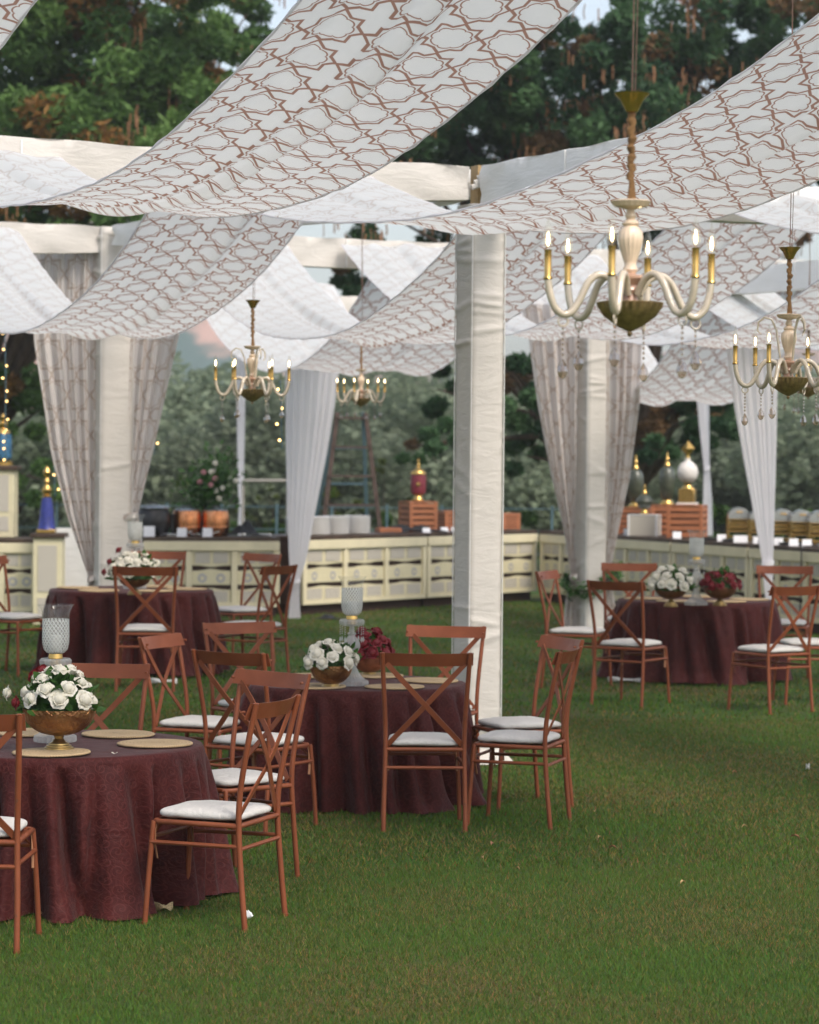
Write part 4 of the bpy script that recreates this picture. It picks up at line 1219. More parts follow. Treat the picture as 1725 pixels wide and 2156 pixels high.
# ------------------------------------------------------------------ chandeliers
def chandelier_proto(rad=.265):
    rt = empty('chandelier')
    def part(name, b, mat, par=rt, **k):
        if par is rt and name != 'arm': b.v = [(x, y, z if z < .03 else .03+(z-.03)*.79+(.045 if z > .45 else 0)) for x, y, z in b.v]
        return b.build(name, MT[mat], par, **k)
    b = MB(); b.lathe([(.004, -.055), (.016, -.05), (.04, -.038), (.078, -.008), (.098, .022), (.102, .036), (.094, .040), (.05, .030), (.015, .034)], 56, rfun=lambda q, z, j: 1+(.03*math.cos(q*28) if 2 < j < 7 else 0)); b.lathe([(.004, -.07), (.009, -.062), (.006, -.052)], 12); part('bowl', b, 'antique')
    b = MB(); b.lathe([(.014, .03), (.026, .045), (.020, .07), (.030, .085), (.022, .105), (.045, .13), (.046, .14), (.02, .15)], 24); part('hub', b, 'pink_glass')
    b = MB(); b.lathe([(.016, .15), (.024, .165), (.018, .185), (.020, .20), (.033, .25), (.038, .285), (.036, .315), (.022, .335), (.028, .345), (.018, .36)], 48, rfun=lambda q, z, j: 1+(.04*math.cos(q*16) if 3 <= j <= 6 else 0)); part('baluster', b, 'cream_glass')
    b = MB(); b.lathe([(.012, .36), (.018, .375), (.012, .40), (.05, .412), (.062, .432), (.058, .436), (.012, .424)], 40, rfun=lambda q, z, j: 1+(.03*math.cos(q*20) if 3 <= j <= 5 else 0)); part('drip_cup', b, 'cream_glass')
    b = MB(); rnd = random.Random(4)
    b.tube([(.003*math.sin(i*1.3), .003*math.cos(i*1.7), .43+.012*i) for i in range(25)], [.012+.0035*math.sin(i*2.1)+rnd.uniform(-.001, .001) for i in range(25)], 9); part('wrapped_chain', b, 'twine')
    b = MB(); b.lathe([(.008, .72), (.018, .725), (.026, .745), (.036, .77), (.052, .792), (.054, .797), (.045, .797), (.012, .765)], 30); part('canopy', b, 'gold')
    for k in range(6):
        a = 2*pi*k/6; ca, sa = math.cos(a), math.sin(a)
        def P(r, z): return (r*ca, r*sa, z)
        pts = [(.03, .06), (.06, .105), (.10, .120), (.135, .095), (.160, .045), (.185, .005), (.215, -.005), (.243, .018), (.258, .06), (.264, .10)]
        cm = []
        for i in range(len(pts)-1):
            p0, p1, p2, p3 = pts[max(0, i-1)], pts[i], pts[i+1], pts[min(len(pts)-1, i+2)]
            for q in range(4):
                s = q/4
                cm.append(tuple(.5*((2*p1[c])+(p2[c]-p0[c])*s+(2*p0[c]-5*p1[c]+4*p2[c]-p3[c])*s*s+(3*p1[c]-p0[c]-3*p2[c]+p3[c])*s**3) for c in (0, 1)))
        cm.append(pts[-1])
        b = MB(); b.tube([P(*q) for q in cm], .0118, 10)
        b.tube([(.215*ca+.016*math.cos(t_)*ca, .215*sa+.016*math.cos(t_)*sa, -.026+.016*math.sin(t_)) for t_ in [i*pi/6 for i in range(13)]], .003, 5, cap=False)
        arm = part('arm', b, 'arm_glass')
        b = MB(); b.lathe([(.010, .098), (.015, .104), (.011, .112), (.0115, .186), (.013, .192), (.006, .194)], 16, P(.265, 0)); part('candle_sleeve', b, 'gold', arm)
        b = MB(); b.lathe([(.004, .194), (.011, .20), (.0155, .220), (.0135, .243), (.007, .268), (.0015, .29)], 16, P(.265, 0)); bl = part('bulb', b, 'bulb_glass', arm)
        b = MB(); b.lathe([(.001, .204), (.0042, .211), (.0048, .224), (.003, .238), (.001, .246)], 10, P(.265, 0)); part('filament', b, 'glow', arm)
        b = MB(); x, y = .215*ca, .215*sa
        n = 4+(k*2) % 4
        for i in range(n): b.lathe([(.0008, -.0065), (.0055, 0), (.0008, .0065)], 7, (x, y, -.048-.016*i))
        z0 = -.048-.016*n
        b.lathe([(.001, -.060), (.010, -.055), (.018, -.038), (.014, -.020), (.005, -.004), (.001, .002)], 8, (x, y, z0)); part('crystal_drop', b, 'crystal_warm', arm, smooth=False)
    return rt
chd0 = chandelier_proto(); cused = [False]
def chandelier(px, py_bowl, Y, diam_px, rz, label, cord=1.2, scroll=False):
    """py_bowl: where the underside of the bowl is seen"""
    p = at(px, py_bowl, Y); s = diam_px/F*Y/.556
    p.z += .06*s
    if not cused[0]:
        o = chd0; cused[0] = True; o.location = p; o.rotation_euler = (0, 0, rz); o.scale = (s,)*3
    else: o = dup(chd0, p, rz, None, s)
    tag(o, label, 'chandelier', 'gilded glass chandeliers')
    b = MB(); top = .675+cord/s
    b.tube([(0, 0, .645), (.004, 0, .645+(top-.645)*.3), (-.003, .003, .645+(top-.645)*.6), (0, 0, top)], .0022, 5)
    b.tube([(.01, 0, .665), (.018, .004, .665+(top-.665)*.3), (.006, .003, .665+(top-.665)*.6), (.0, 0, top)], .0016, 5)
    b.build('cord', MT['wire'], o)
    if scroll:
        for k in range(3):
            a = 2*pi*k/3+.9; ca, sa = math.cos(a), math.sin(a)
            q = [(.02, .03), (.045, .16), (.06, .27), (.085, .325), (.12, .335), (.15, .31), (.155, .27), (.135, .25)]
            b = MB(); b.tube([(r*ca, r*sa, z) for r, z in q], [.006, .006, .006, .006, .0055, .005, .0045, .003], 7); b.build('scroll', MT['arm_glass'], o)
    return o
chandelier(1326, 702, 8.2, 378, .235, 'largest lit chandelier, hanging nearest the camera right of the pillar')
chandelier(1660, 836, 14.2, 236, .02, 'sharp lit chandelier cut off by the right edge', 1.2, True)
chandelier(531, 848, 19.4, 162, .09, 'lit chandelier hanging left of the full sheer curtain', 1.2, True)
chandelier(760, 857, 24.3, 108, .26, 'small far chandelier to the left of the free pillar')
chandelier(1702, 838, 22.0, 128, .8, 'far chandelier half hidden behind the sharp one at the right edge', .4)
# ------------------------------------------------------------------ buffet counters
CHT = .93
def counter(p0, p1, nb, label, depth=.75, h=CHT):
    d = Vector((p1.x-p0.x, p1.y-p0.y, 0)); L = d.length; rz = math.atan2(d.y, d.x)
    g = gz(p0.x, p0.y)
    rt = empty('buffet_counter', (p0.x, p0.y, g), rz, label, 'buffet counter', 'cream panelled buffet counters')
    ct = h-.045
    b = MB(); b.box((L/2, depth/2, h-.022), (L-.01, depth+.06, .045), bev=.004); b.build('countertop', MT['darkwood'], rt)
    b = MB(); b.box((L/2, depth/2+.02, .06), (L-.06, depth-.08, .12)); b.build('plinth', MT['slot'], rt)
    b = MB(); b.box((L/2, depth/2+.02, .12+(ct-.12)/2), (L-.012, depth-.04, ct-.122)); b.build('carcass', MT['slot'], rt)
    b = MB(); b.box((L/2, -.008, ct-.058), (L-.008, .05, .11), bev=.006); b.build('top_rail', MT['cream_edge'], rt)
    b = MB(); b.box((L/2, -.0, .145), (L-.008, .036, .05), bev=.004); b.build('bottom_rail', MT['cream_edge'], rt)
    bw = L/nb
    for i in range(nb+1):
        x = min(max(i*bw, .035), L-.035); b = MB(); b.box((x, -.001, .17+(ct-.29)/2+.001), (.07, .038, ct-.286), bev=.003); b.build('stile', MT['cream_edge'], rt)
    z0, z1 = .172, ct-.115; H = z1-z0
    for i in range(nb):
        x0, x1 = i*bw+.04, (i+1)*bw-.04; xc = (x0+x1)/2; wd = x1-x0
        def front(za, zb, dip_t, dip_b, name, mat):
            b = MB()
            def top(u): return zb+dip_t*math.exp(-((u-.5)/.22)**2)
            def bot(u): return za-dip_b*math.exp(-((u-.5)/.22)**2)
            b.grid(lambda u, v: (x0+wd*u, .006, bot(u)+(top(u)-bot(u))*v), 20, 2)
            b.grid(lambda u, v: (x0+wd*u, .006+.02*v, top(u)), 20, 1); b.grid(lambda u, v: (x0+wd*u, .006+.02*v, bot(u)), 20, 1, flip=True)
            return b.build(name, MT[mat], rt)
        pt = front(z0+H*.72, z1, 0, .018, 'upper_panel', 'cream')
        pm_ = front(z0+H*.345, z0+H*.615, .022, 0, 'middle_panel', 'cream')
        pb = front(z0, z0+H*.245, .022, 0, 'lower_panel', 'cream')
        for s in (-1, 1):
            for par, za, zb in ((pt, z0+H*.76, z1-.012), (pb, z0+.012, z0+H*.225)):
                b = MB(); b.box((xc+s*wd*.235, .004, (za+zb)/2), (wd*.38, .008, zb-za)); b.build('lattice_inset', MT['perf'], par)
            b = MB(); r0, r1 = .052, .026; zc = z0+H*.475; cx = xc+s*wd*.24; n = 40; vs = []
            for k in range(n):
                a = 2*pi*k/n; vs += [(cx+r0*(1+.07*math.cos(a*12))*math.cos(a), .001, zc+r0*(1+.07*math.cos(a*12))*math.sin(a)), (cx+r1*math.cos(a), .001, zc+r1*math.sin(a))]
            b.add(vs, [(2*k, 2*k+1, (2*k+3) % (2*n), (2*k+2) % (2*n)) for k in range(n)]); b.build('medallion', MT['ring'], pm_)
    return rt
def ground(px, py): return G(px, py, 0)
cA, cB = ground(636, 1296), ground(1128, 1264)
mid = cA.lerp(cB, .50)
dAB = (cB-cA).normalized()
counter(cA, mid-dAB*.015, 3, 'cream counter with white plates, right of the sheer curtain')
counter(mid+dAB*.015, cB, 3, 'cream counter running behind the free pillar into the corner')
lA, lB = ground(300, 1301), ground(588, 1300)
counter(lA, lB, 3, 'cream counter carrying the soup pots, left of the buffet gap')
fA, fB = at(-150, 1160, 30.6), at(80, 1160, 30.6); fA.z = fB.z = 0
counter(fA, fB, 3, 'cream counter at the far left edge behind the back left table')
rA = ground(1137, 1265); rB = Vector((at(1760, 1172, 29.4).x, 29.4, 0))
dR = (rB-rA); 
for i in range(4):
    q0 = rA+dR*(i/4)+dR.normalized()*.03; q1 = rA+dR*((i+1)/4)-dR.normalized()*.0
    counter(q0, q1, 3, ['cream right hand counter section nearest the corner', 'cream right hand counter section under the wooden crates and urns', 'cream right hand counter section behind the right table', 'cream right hand counter section at the right edge'][i])
# black cloth between the counters
g0 = ground(606, 1290)
b = MB(); b.grid(lambda u, v: (-.20+.40*u, .03*math.sin(u*22)+.02*v, .87*v), 40, 6); b.box((0, .25, .43), (.38, .4, .86))
tag(b.build('black_skirting', MT['blackcloth'], loc=(g0.x, g0.y+.5, gz(0, g0.y))), 'black cloth covered stand in the gap between two counters', 'stand')

def top_at(A, B, px, inset, h=CHT, dz=0.0):
    """a place on the top of the counter A-B seen at column px"""
    d = (B-A).normalized(); nrm = Vector((-d.y, d.x, 0)); q = A+nrm*inset; r = ray(px, 1120)
    k = (q.x*r.y-q.y*r.x)/(d.y*r.x-d.x*r.y)
    p = q+d*k; p.z = gz(A.x, A.y)+h+.002+dz; return p
C1 = (cA, cB); C2 = (lA, lB); C3 = (rA, rB); C4 = (fA, fB)
rzR = math.atan2(dR.y, dR.x); rzC = math.atan2(dAB.y, dAB.x)

# soup kettles
def kettle(px, mat, label, r=.20, h=.33, metal=False):
    p = top_at(*C2, px, .40)
    rt = empty('soup_kettle', p, 0, label, 'soup kettle', 'round soup kettles')
    b = MB()
    if metal: pr = [(r*.86, 0), (r*.96, .02), (r, h*.35), (r, h*.6), (r*.97, h*.82), (r*.93, h*.88), (r*.05, h*.9)]
    else: pr = [(r*.62, 0), (r*.85, .03), (r*1.02, h*.3), (r*1.05, h*.5), (r*.97, h*.75), (r*.86, h*.85), (r*.9, h*.88), (r*.05, h*.9)]
    b.lathe(pr, 48); b.build('body', MT[mat], rt)
    if metal:
        b = MB(); b.lathe([(r*1.006, h*.28), (r*1.02, h*.30), (r*1.02, h*.33), (r*1.006, h*.35)], 48, cap=False); b.build('band', MT['copper'], rt)
        b = MB(); b.box((-r*.98, 0, h*.4), (.05, .16, h*.75), bev=.01); b.build('side_handle', MT['black'], rt)
    b = MB(); b.lathe([(r*.94, h*.885), (r*.95, h*.91), (r*.8, h*.965), (r*.3, h*1.0), (.01, h*1.01)], 40); l = b.build('lid', MT['steel'], rt)
    b = MB(); b.tube([(-.05, 0, h*.99), (-.045, 0, h*1.07), (.045, 0, h*1.07), (.05, 0, h*.99)], .009, 8); b.build('lid_handle', MT['black'], l)
    for k in range(3):
        a = k*2.1+.4; b = MB(); b.lathe([(.018, 0), (.016, .03)], 8, (r*.6*math.cos(a), r*.6*math.sin(a), 0)); b.build('foot', MT['black'], rt)
    return rt
kettle(323, 'black', 'black enamel soup kettle, leftmost of three', .20, .36)
kettle(394, 'copper', 'copper soup kettle in the middle of three', .165, .33, True)
kettle(453, 'copper', 'copper soup kettle beside the flower spray, rightmost of three', .165, .33, True)
def card(p, rz, label, w_=.09, h=.075):
    b = MB(); b.add([(-w_/2, -.02, 0), (w_/2, -.02, 0), (w_/2, .004, h), (-w_/2, .004, h), (-w_/2, .03, 0), (w_/2, .03, 0), (w_/2, .007, h), (-w_/2, .007, h)],
                    [(0, 1, 2, 3), (5, 4, 7, 6), (3, 2, 6, 7), (0, 3, 7, 4), (1, 5, 6, 2), (0, 4, 5, 1)])
    o = b.build('table_card', MT['card'], smooth=False, loc=p); o.rotation_euler = (0, 0, rz); return tag(o, label, 'place card', 'blank white menu cards')
card(top_at(*C2, 314, .06), 0, 'white menu card in front of the black kettle', .13, .12)
card(top_at(*C2, 383, .06), 0, 'white menu card in front of the middle copper kettle', .11, .10)
card(top_at(*C2, 437, .06), 0, 'white menu card in front of the right copper kettle', .11, .10)
def ladle(p, rz, label):
    rt = empty('ladle', p, rz, label, 'ladle', 'ladles on the soup counter')
    b = MB(); b.tube([(0, 0, .03), (.16, 0, .025), (.30, 0, .06)], .007, 6); b.build('handle', MT['steel'], rt)
    b = MB(); b.lathe([(.01, 0), (.035, .006), (.048, .03), (.045, .032), (.01, .01)], 20, (-.03, 0, 0)); b.build('cup', MT['steel'], rt)
ladle(top_at(*C2, 350, .10), .2, 'steel ladle lying between the black and copper kettles')
ladle(top_at(*C2, 411, .10), .4, 'steel ladle lying between the two copper kettles')
def tray(p, L, Wd, label, mat='white', rz=0, n=0):
    rt = empty('serving_tray', p, rz, label, 'tray', None)
    b = MB(); b.box((0, 0, .012), (L, Wd, .02), bev=.006); b.box((0, 0, .026), (L*1.06, Wd*1.08, .006), bev=.002); b.build('tray_body', MT[mat], rt)
    return rt
tray(top_at(*C2, 362, .18), .24, .10, 'white tray between the soup kettles')
tray(top_at(*C2, 550, .30), .22, .18, 'white serving tray at the right end of the soup counter')
b = MB()
b.grid(lambda u, v: ((u-.5)*.55, (v-.5)*.35, .015+.16*math.exp(-((u-.45)/.22)**2-((v-.5)/.35)**2)*(1+.25*math.sin(u*17+v*9))), 24, 14)
tag(b.build('folded_black_cloth', MT['blackcloth'], smooth='all', loc=top_at(*C2, 520, .35)), 'heap of black cloth beside the copper kettles', 'cloth')
b = MB()
b.grid(lambda u, v: ((u-.5)*.85, (v-.5)*.30, .012+.10*math.exp(-((u-.45)/.3)**2-((v-.5)/.35)**2)*(1+.25*math.sin(u*17+v*9))), 24, 14)
tag(b.build('folded_black_cloth', MT['blackcloth'], smooth='all', loc=top_at(*C1, 872, .35)), 'heap of black cloth between the plates and the maroon urn', 'cloth')

# flower spray on a stand behind the pots
p = top_at(*C2, 440, .62)
rt = empty('flower_spray', p, 0, 'dark leafy flower spray with pink and cream blooms behind the copper kettles', 'flower arrangement')
b = MB(); b.lathe([(.07, 0), (.09, .02), (.05, .05), (.03, .22), (.06, .30), (.08, .36)], 24); b.build('vase', MT['urn_green'], rt)
rnd = random.Random(3); b = MB()
for _ in range(1100):
    q = Vector((rnd.gauss(0, .13), rnd.gauss(0, .09), .60+rnd.gauss(0, .16)+.0)); q.x += (q.z-.55)*.25
    ax = Vector((rnd.gauss(0, 1), rnd.gauss(0, 1), rnd.gauss(.3, 1))).normalized(); sd = ax.orthogonal().normalized(); L = rnd.uniform(.05, .11)
    b.add([q, q+ax*L*.5+sd*L*.22, q+ax*L, q+ax*L*.5-sd*L*.22], [(0, 1, 2, 3)])
b.build('foliage', MT['leaf'], rt)['kind'] = 'stuff'
for i in range(11):
    kd = ['pink', 'white', 'white'][i % 3]; o = bpy.data.objects.new('rose', ROSE[kd][i % 3]); COL.objects.link(o); o.parent = rt
    o.location = (rnd.gauss(.02, .10), -.12+rnd.gauss(0, .03), .58+rnd.gauss(0, .15)); o.rotation_euler = (R(70), rnd.uniform(-.4, .4), rnd.uniform(-.4, .4)); o.scale = (.9,)*3

# plates: four stacks of plates, every plate its own thing
pb = MB(); pb.lathe([(.105, 0), (.120, .003), (.130, .010), (.131, .0175), (.126, .019), (.085, .014), (.005, .013)], 36)
plate0 = pb.build('plate', MT['white']); first = True
for si, (px, n) in enumerate(((630, 11), (667, 11), (708, 11), (752, 11))):
    base = top_at(*C1, px, .30)
    for k in range(n):
        o = plate0 if first else plate0.copy()
        if not first: COL.objects.link(o)
        first = False
        o.location = base+Vector((random.uniform(-.003, .003), random.uniform(-.003, .003), .0200*k)); o.rotation_euler = (0, 0, random.uniform(0, 6)); o.scale = (1.25, 1.25, 1.1)
        tag(o, ['white plate in the stack half behind the sheer curtain', 'white plate in the second stack from the sheer curtain', 'white plate in the third stack from the sheer curtain', 'white plate in the stack nearest the ladder leg'][si], 'plate',
            ['plates stacked behind the sheer curtain', 'plates in the second stack', 'plates in the third stack', 'plates in the fourth stack'][si])

# slatted crates
def crate(p, w_, d_, h, rz, label, lid=True):
    rt = empty('wooden_crate', p, rz, label, 'crate', 'slatted orange wood crates')
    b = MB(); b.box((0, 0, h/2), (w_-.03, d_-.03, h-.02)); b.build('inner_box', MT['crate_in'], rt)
    n = 5; sh = h/n
    for side, (cx, cy, sx, sy) in {'f': (0, -d_/2, w_, .014), 'k': (0, d_/2, w_, .014), 'l': (-w_/2, 0, .014, d_-.03), 'r': (w_/2, 0, .014, d_-.03)}.items():
        b = MB()
        for k in range(n): b.box((cx, cy, sh*(k+.5)), (sx, sy, sh*.70), bev=.003)
        b.build('slatted_side', MT['crate'], rt)
    for a in (-1, 1):
        for c in (-1, 1):
            b = MB(); b.box((a*(w_/2-.012), c*(d_/2-.004), h/2), (.042, .03, h+.004), bev=.003); b.build('corner_post', MT['crate'], rt)
    b = MB(); b.box((0, 0, h+.008), (w_+.02, d_+.02, .014), bev=.003); b.build('lid', MT['crate'], rt)
    return rt
def on(p, h): return p+Vector((0, 0, h))
cr = top_at(*C1, 880, .40); crate(cr, .36, .36, .37, rzC-.55, 'tall slatted crate under the maroon urn')
rt = empty('lidded_urn', on(cr, .388), 0, 'maroon lidded urn with gold finial on the tall crate', 'urn')
b = MB(); b.lathe([(.07, 0), (.075, .015), (.05, .05), (.045, .07), (.065, .085)], 32); b.build('foot', MT['gold'], rt)
b = MB(); b.lathe([(.065, .085), (.09, .10), (.098, .13), (.10, .30), (.095, .335), (.05, .34)], 36); b.build('body', MT['urn_red'], rt)
b = MB(); b.lathe([(.10, .335), (.103, .345), (.09, .375), (.055, .405), (.025, .42), (.02, .44), (.03, .455), (.012, .48), (.015, .50), (.004, .54)], 32); b.build('lid', MT['gold'], rt)
b = MB(); b.lathe([(.001, 0), (.022, .002), (.026, .006), (.001, .01)], 16); o = b.build('emblem', MT['gold'], rt, loc=(.0, -.099, .21)); o.rotation_euler = (R(90), 0, 0)
p = top_at(*C1, 818, .14)
b = MB(); b.box((0, 0, .035), (.30, .16, .05), bev=.006); b.box((0, 0, .066), (.28, .14, .012), bev=.003); o = b.build('wooden_box', MT['crate'], loc=p); o.rotation_euler = (0, 0, rzC-.5); tag(o, 'flat wooden box in front of the tall crate', 'box')
crate(top_at(*C1, 952, .45), .34, .3, .24, rzC-.5, 'low slatted crate half hidden by the free pillar')
crate(top_at(*C1, 1068, .42), .24, .24, .20, rzC-.5, 'small slatted crate just right of the free pillar')
for i, px in enumerate((898, 936, 958)):
    card(top_at(*C1, px, .08), rzC*.5, ['white menu card right of the tall crate foot', 'white menu card touching the low crate', 'white menu card next to the pillar edge'][i], .10, .06)

# right counter: crates, urns, lattice box, chafing dishes
p1 = top_at(*C3, 1338, .52); crate(p1, .40, .34, .32, rzR+1.0, 'slatted crate behind the curtain edge at left on the right counter')
p2 = top_at(*C3, 1447, .40); crate(p2, .42, .40, .38, rzR+.95, 'open slatted crate under the white urn')
p3 = top_at(*C3, 1404, .62); crate(p3, .34, .30, .36, rzR+1.0, 'dark sided slatted crate under the tall olive vase')
pb_ = top_at(*C3, 1357, .22)
rt = empty('lattice_box', pb_, rzR+.95, 'pale perforated lattice box under the small olive urn', 'box')
b = MB(); b.box((0, 0, .125), (.36, .30, .25), bev=.004); b.build('box_body', MT['perf'], rt)
for a in (-1, 1):
    for c in (-1, 1):
        b = MB(); b.box((a*.17, c*.142, .126), (.03, .03, .254)); b.build('corner_strip', MT['white'], rt)
b = MB(); b.box((0, 0, .256), (.372, .312, .012), bev=.003); b.build('lid', MT['white'], rt)
def urn(p, label, body, foot, lid, bm, name='lidded_urn'):
    rt = empty(name, p, 0, label, 'urn', None)
    b = MB(); b.lathe(foot, 28); b.build('foot', MT['gold'], rt)
    b = MB(); b.lathe(body, 36); b.build('body', MT[bm], rt)
    b = MB(); b.lathe(lid, 28); b.build('finial', MT['gold'], rt)
    return rt
urn(on(pb_, .266), 'squat olive urn with gold finial on the lattice box', [(.03, .06), (.07, .08), (.105, .13), (.11, .16), (.085, .20), (.04, .24), (.02, .25)], [(.05, 0), (.052, .02), (.03, .05), (.03, .065)], [(.03, .24), (.035, .26), (.02, .285), (.012, .30), (.018, .32), (.004, .37)], 'urn_green')
vase = [(.04, .06), (.075, .10), (.095, .22), (.10, .34), (.09, .42), (.05, .47), (.03, .48)]
urn(on(p3, .378), 'tall olive vase with gold spire beside the white urn', vase, [(.085, 0), (.088, .02), (.07, .05), (.045, .075)], [(.04, .47), (.045, .49), (.025, .52), (.02, .55), (.026, .57), (.012, .60), (.004, .66)], 'urn_green', 'lidded_vase')
urn(on(p1, .338), 'tall olive vase half hidden by the patterned curtain', vase, [(.085, 0), (.088, .02), (.07, .05), (.045, .075)], [(.04, .47), (.045, .49), (.025, .52), (.02, .55), (.026, .57), (.012, .60), (.004, .66)], 'urn_green', 'lidded_vase')
rt = empty('finial_urn', on(p2, .398), rzR+.95, 'white globe urn topped by a gold diamond finial', 'urn')
b = MB(); b.box((0, 0, .012), (.24, .24, .022), bev=.004); b.build('base_slab', MT['white'], rt)
b = MB(); b.box((0, 0, .11), (.19, .19, .17), bev=.006); b.build('plinth_block', MT['gold'], rt)
b = MB(); b.lathe([(.07, .196), (.065, .22), (.035, .25), (.04, .27)], 28); b.build('neck', MT['gold'], rt)
b = MB(); b.lathe([(.035, .262), (.08, .28), (.118, .33), (.128, .39), (.115, .45), (.075, .50), (.035, .53), (.03, .56)], 36, rfun=lambda q, z, j: 1+.008*math.cos(q*22)); b.build('globe', MT['urn_white'], rt)
b = MB(); b.lathe([(.03, .555), (.02, .58), (.02, .60), (.085, .675), (.02, .75), (.004, .77)], 4); b.build('finial', MT['gold'], rt, smooth=False)
def chafer(px, label, inset=.42):
    p = top_at(*C3, px, inset)
    rt = empty('chafing_dish', p, rzR+1.15, label, 'chafing dish', 'brass caged chafing dishes'); rt.scale = (.52, .9, 1)
    b = MB()
    for x in (-.24, .24):
        for y in (-.16, .16): b.tube([(x, y, 0), (x, y, .27)], .012, 8)
    for z in (.05, .11, .16, .21, .255):
        b.tube([(-.24, -.16, z), (.24, -.16, z), (.24, .16, z), (-.24, .16, z), (-.24, -.16, z)], .007, 6)
    for k in range(1, 9): b.tube([(-.24+.48*k/9, -.16, .11), (-.24+.48*k/9, -.16, .255)], .005, 5); 
    b.build('cage', MT['gold'], rt)
    b = MB(); b.box((0, 0, .185), (.43, .29, .12), bev=.02); b.build('pan', MT['brass_dark'], rt)
    b = MB()
    b.grid(lambda u, v: (-.245*math.cos(pi*u), -.165+.33*v, .255+.135*math.sin(pi*u)**.8), 20, 6); b.add([(-.245*math.cos(pi*k/16), -.165, .255+.135*math.sin(pi*k/16)**.8) for k in range(17)], [tuple(range(17))]); l = b.build('roll_lid', MT['steel'], rt, smooth='all')
    b = MB(); b.tube([(-.06, -.165, .32), (-.06, -.20, .335), (.06, -.20, .335), (.06, -.165, .32)], .009, 6); b.build('lid_handle', MT['gold'], l)
    for x in (-.10, .10):
        b = MB(); b.lathe([(.03, 0), (.034, .01), (.034, .05), (.02, .055)], 14, (x, 0, 0)); b.build('burner', MT['gold'], rt)
for i, px in enumerate((1555, 1602, 1648, 1688, 1727)):
    chafer(px, ['brass chafing dish next to the knotted narrow curtain', 'brass chafing dish mostly behind the full sheer curtain', 'brass chafing dish just right of the full sheer curtain', 'brass chafing dish second from the right edge', 'brass chafing dish cut by the right edge'][i])
for i, px in enumerate((1322, 1426, 1520, 1560, 1596, 1640, 1672, 1700)):
    card(top_at(*C3, px, .08), rzR+1.15, ['white menu card left of the lattice box', 'white menu card between lattice box and crate', 'white menu card under the knotted curtain', 'wide white menu card before the first chafing dish', 'white menu card left of the full sheer curtain',
        'white menu card right of the full sheer curtain', 'white menu card before the last two dishes', 'white menu card nearest the right edge'][i], .10 if i != 3 else .16, .08)
for i, px in enumerate((1500, 1545, 1612, 1655)):
    tray(top_at(*C3, px, .16), .22, .16, ['dark serving tray beneath the knotted curtain', 'dark serving tray before the first chafing dish', 'dark serving tray behind the full sheer curtain', 'dark serving tray right of the full sheer curtain'][i], 'black', rzR)
b = MB(); q = top_at(*C3, 1690, -.05)
b.tube([(0, .2, .01), (0, .02, .012), (.01, -.015, -.03), (.015, -.02, -.35), (.0, -.02, -.80)], .008, 6); o = b.build('power_cord', MT['black'], loc=q); o.rotation_euler = (0, 0, rzR); tag(o, 'black power cord hanging down the right counter front', 'cord')

# ------------------------------------------------------------------ left side pieces
def pedestal(px, py_top, Y, w_, h, label, insets=1):
    p = at(px, py_top, Y); rt = empty('pedestal', (p.x, Y, p.z-h), 0, label, 'pedestal')
    b = MB(); b.box((0, 0, h/2-.02), (w_, w_, h-.06), bev=.004); b.build('shaft', MT['cream'], rt)
    b = MB(); b.box((0, 0, h-.025), (w_*1.22, w_*1.22, .05), bev=.006); b.build('cap', MT['darkwood'], rt)
    b = MB(); b.box((0, -w_/2-.003, h*.62), (w_*.66, .008, h*.5)); b.build('lattice_inset', MT['perf'], rt)
    b = MB(); b.box((0, -w_/2-.003, h*.2), (w_*.66, .008, h*.2)); b.build('lattice_inset', MT['perf'], rt)
    return Vector((p.x, Y, p.z))
pA = at(103, 1122, 30.3)
q = pedestal(104, 1122, 30.3, .31, pA.z-gz(0, 30), 'cream pedestal under the cobalt cone by the left pillar')
rt = empty('cone_ornament', q+Vector((-.03, 0, .002)), 0, 'cobalt blue cone ornament with gold ball and finial', 'ornament')
b = MB(); b.box((0, 0, .02), (.20, .20, .04), bev=.005); b.build('base_slab', MT['gold'], rt)
b = MB(); b.lathe([(.105, .04), (.092, .07), (.078, .20), (.062, .33), (.05, .385), (.02, .39)], 28); b.build('cone', MT['blue'], rt)
b = MB(); b.lathe([(.05, .385), (.055, .40), (.03, .42), (.05, .445), (.055, .475), (.035, .51), (.02, .53), (.035, .56), (.02, .60), (.045, .66), (.03, .70), (.004, .73)], 24); b.build('finial', MT['gold'], rt)
zt = gz(0, 30.6)+CHT; pB = at(6, 980, 30.9)
q = pedestal(2, 980, 30.95, .34, pB.z-zt, 'tall cream pedestal standing on the far left counter')
rt = empty('enamel_jar', q+Vector((.02, 0, .002)), 0, 'blue and gold enamel jar on the tall pedestal', 'jar')
b = MB(); b.lathe([(.11, 0), (.11, .04), (.08, .06)], 28); b.build('foot', MT['gold'], rt)
b = MB(); b.lathe([(.08, .06), (.10, .08), (.10, .33), (.08, .36), (.03, .37)], 28); b.build('body', MT['blue_gold'], rt)
b = MB(); b.lathe([(.09, .355), (.075, .39), (.04, .42), (.055, .45), (.05, .48), (.02, .50), (.03, .54), (.004, .58)], 24); b.build('lid', MT['gold'], rt)
p = at(165, 1112, 31.2)
rt = empty('panel_wall', (p.x, 31.2, gz(0, 31)), 0, 'plain white panel between the cobalt cone pedestal and the patterned curtain', 'panel')
b = MB(); b.box((0, 0, (p.z-.11)/2), (.62, .05, p.z-.11), bev=.004); b.build('board', MT['wrap_white'], rt)
b = MB(); b.box((0, .2, .03), (.5, .4, .05), bev=.004); b.build('foot', MT['wrap_white'], rt)

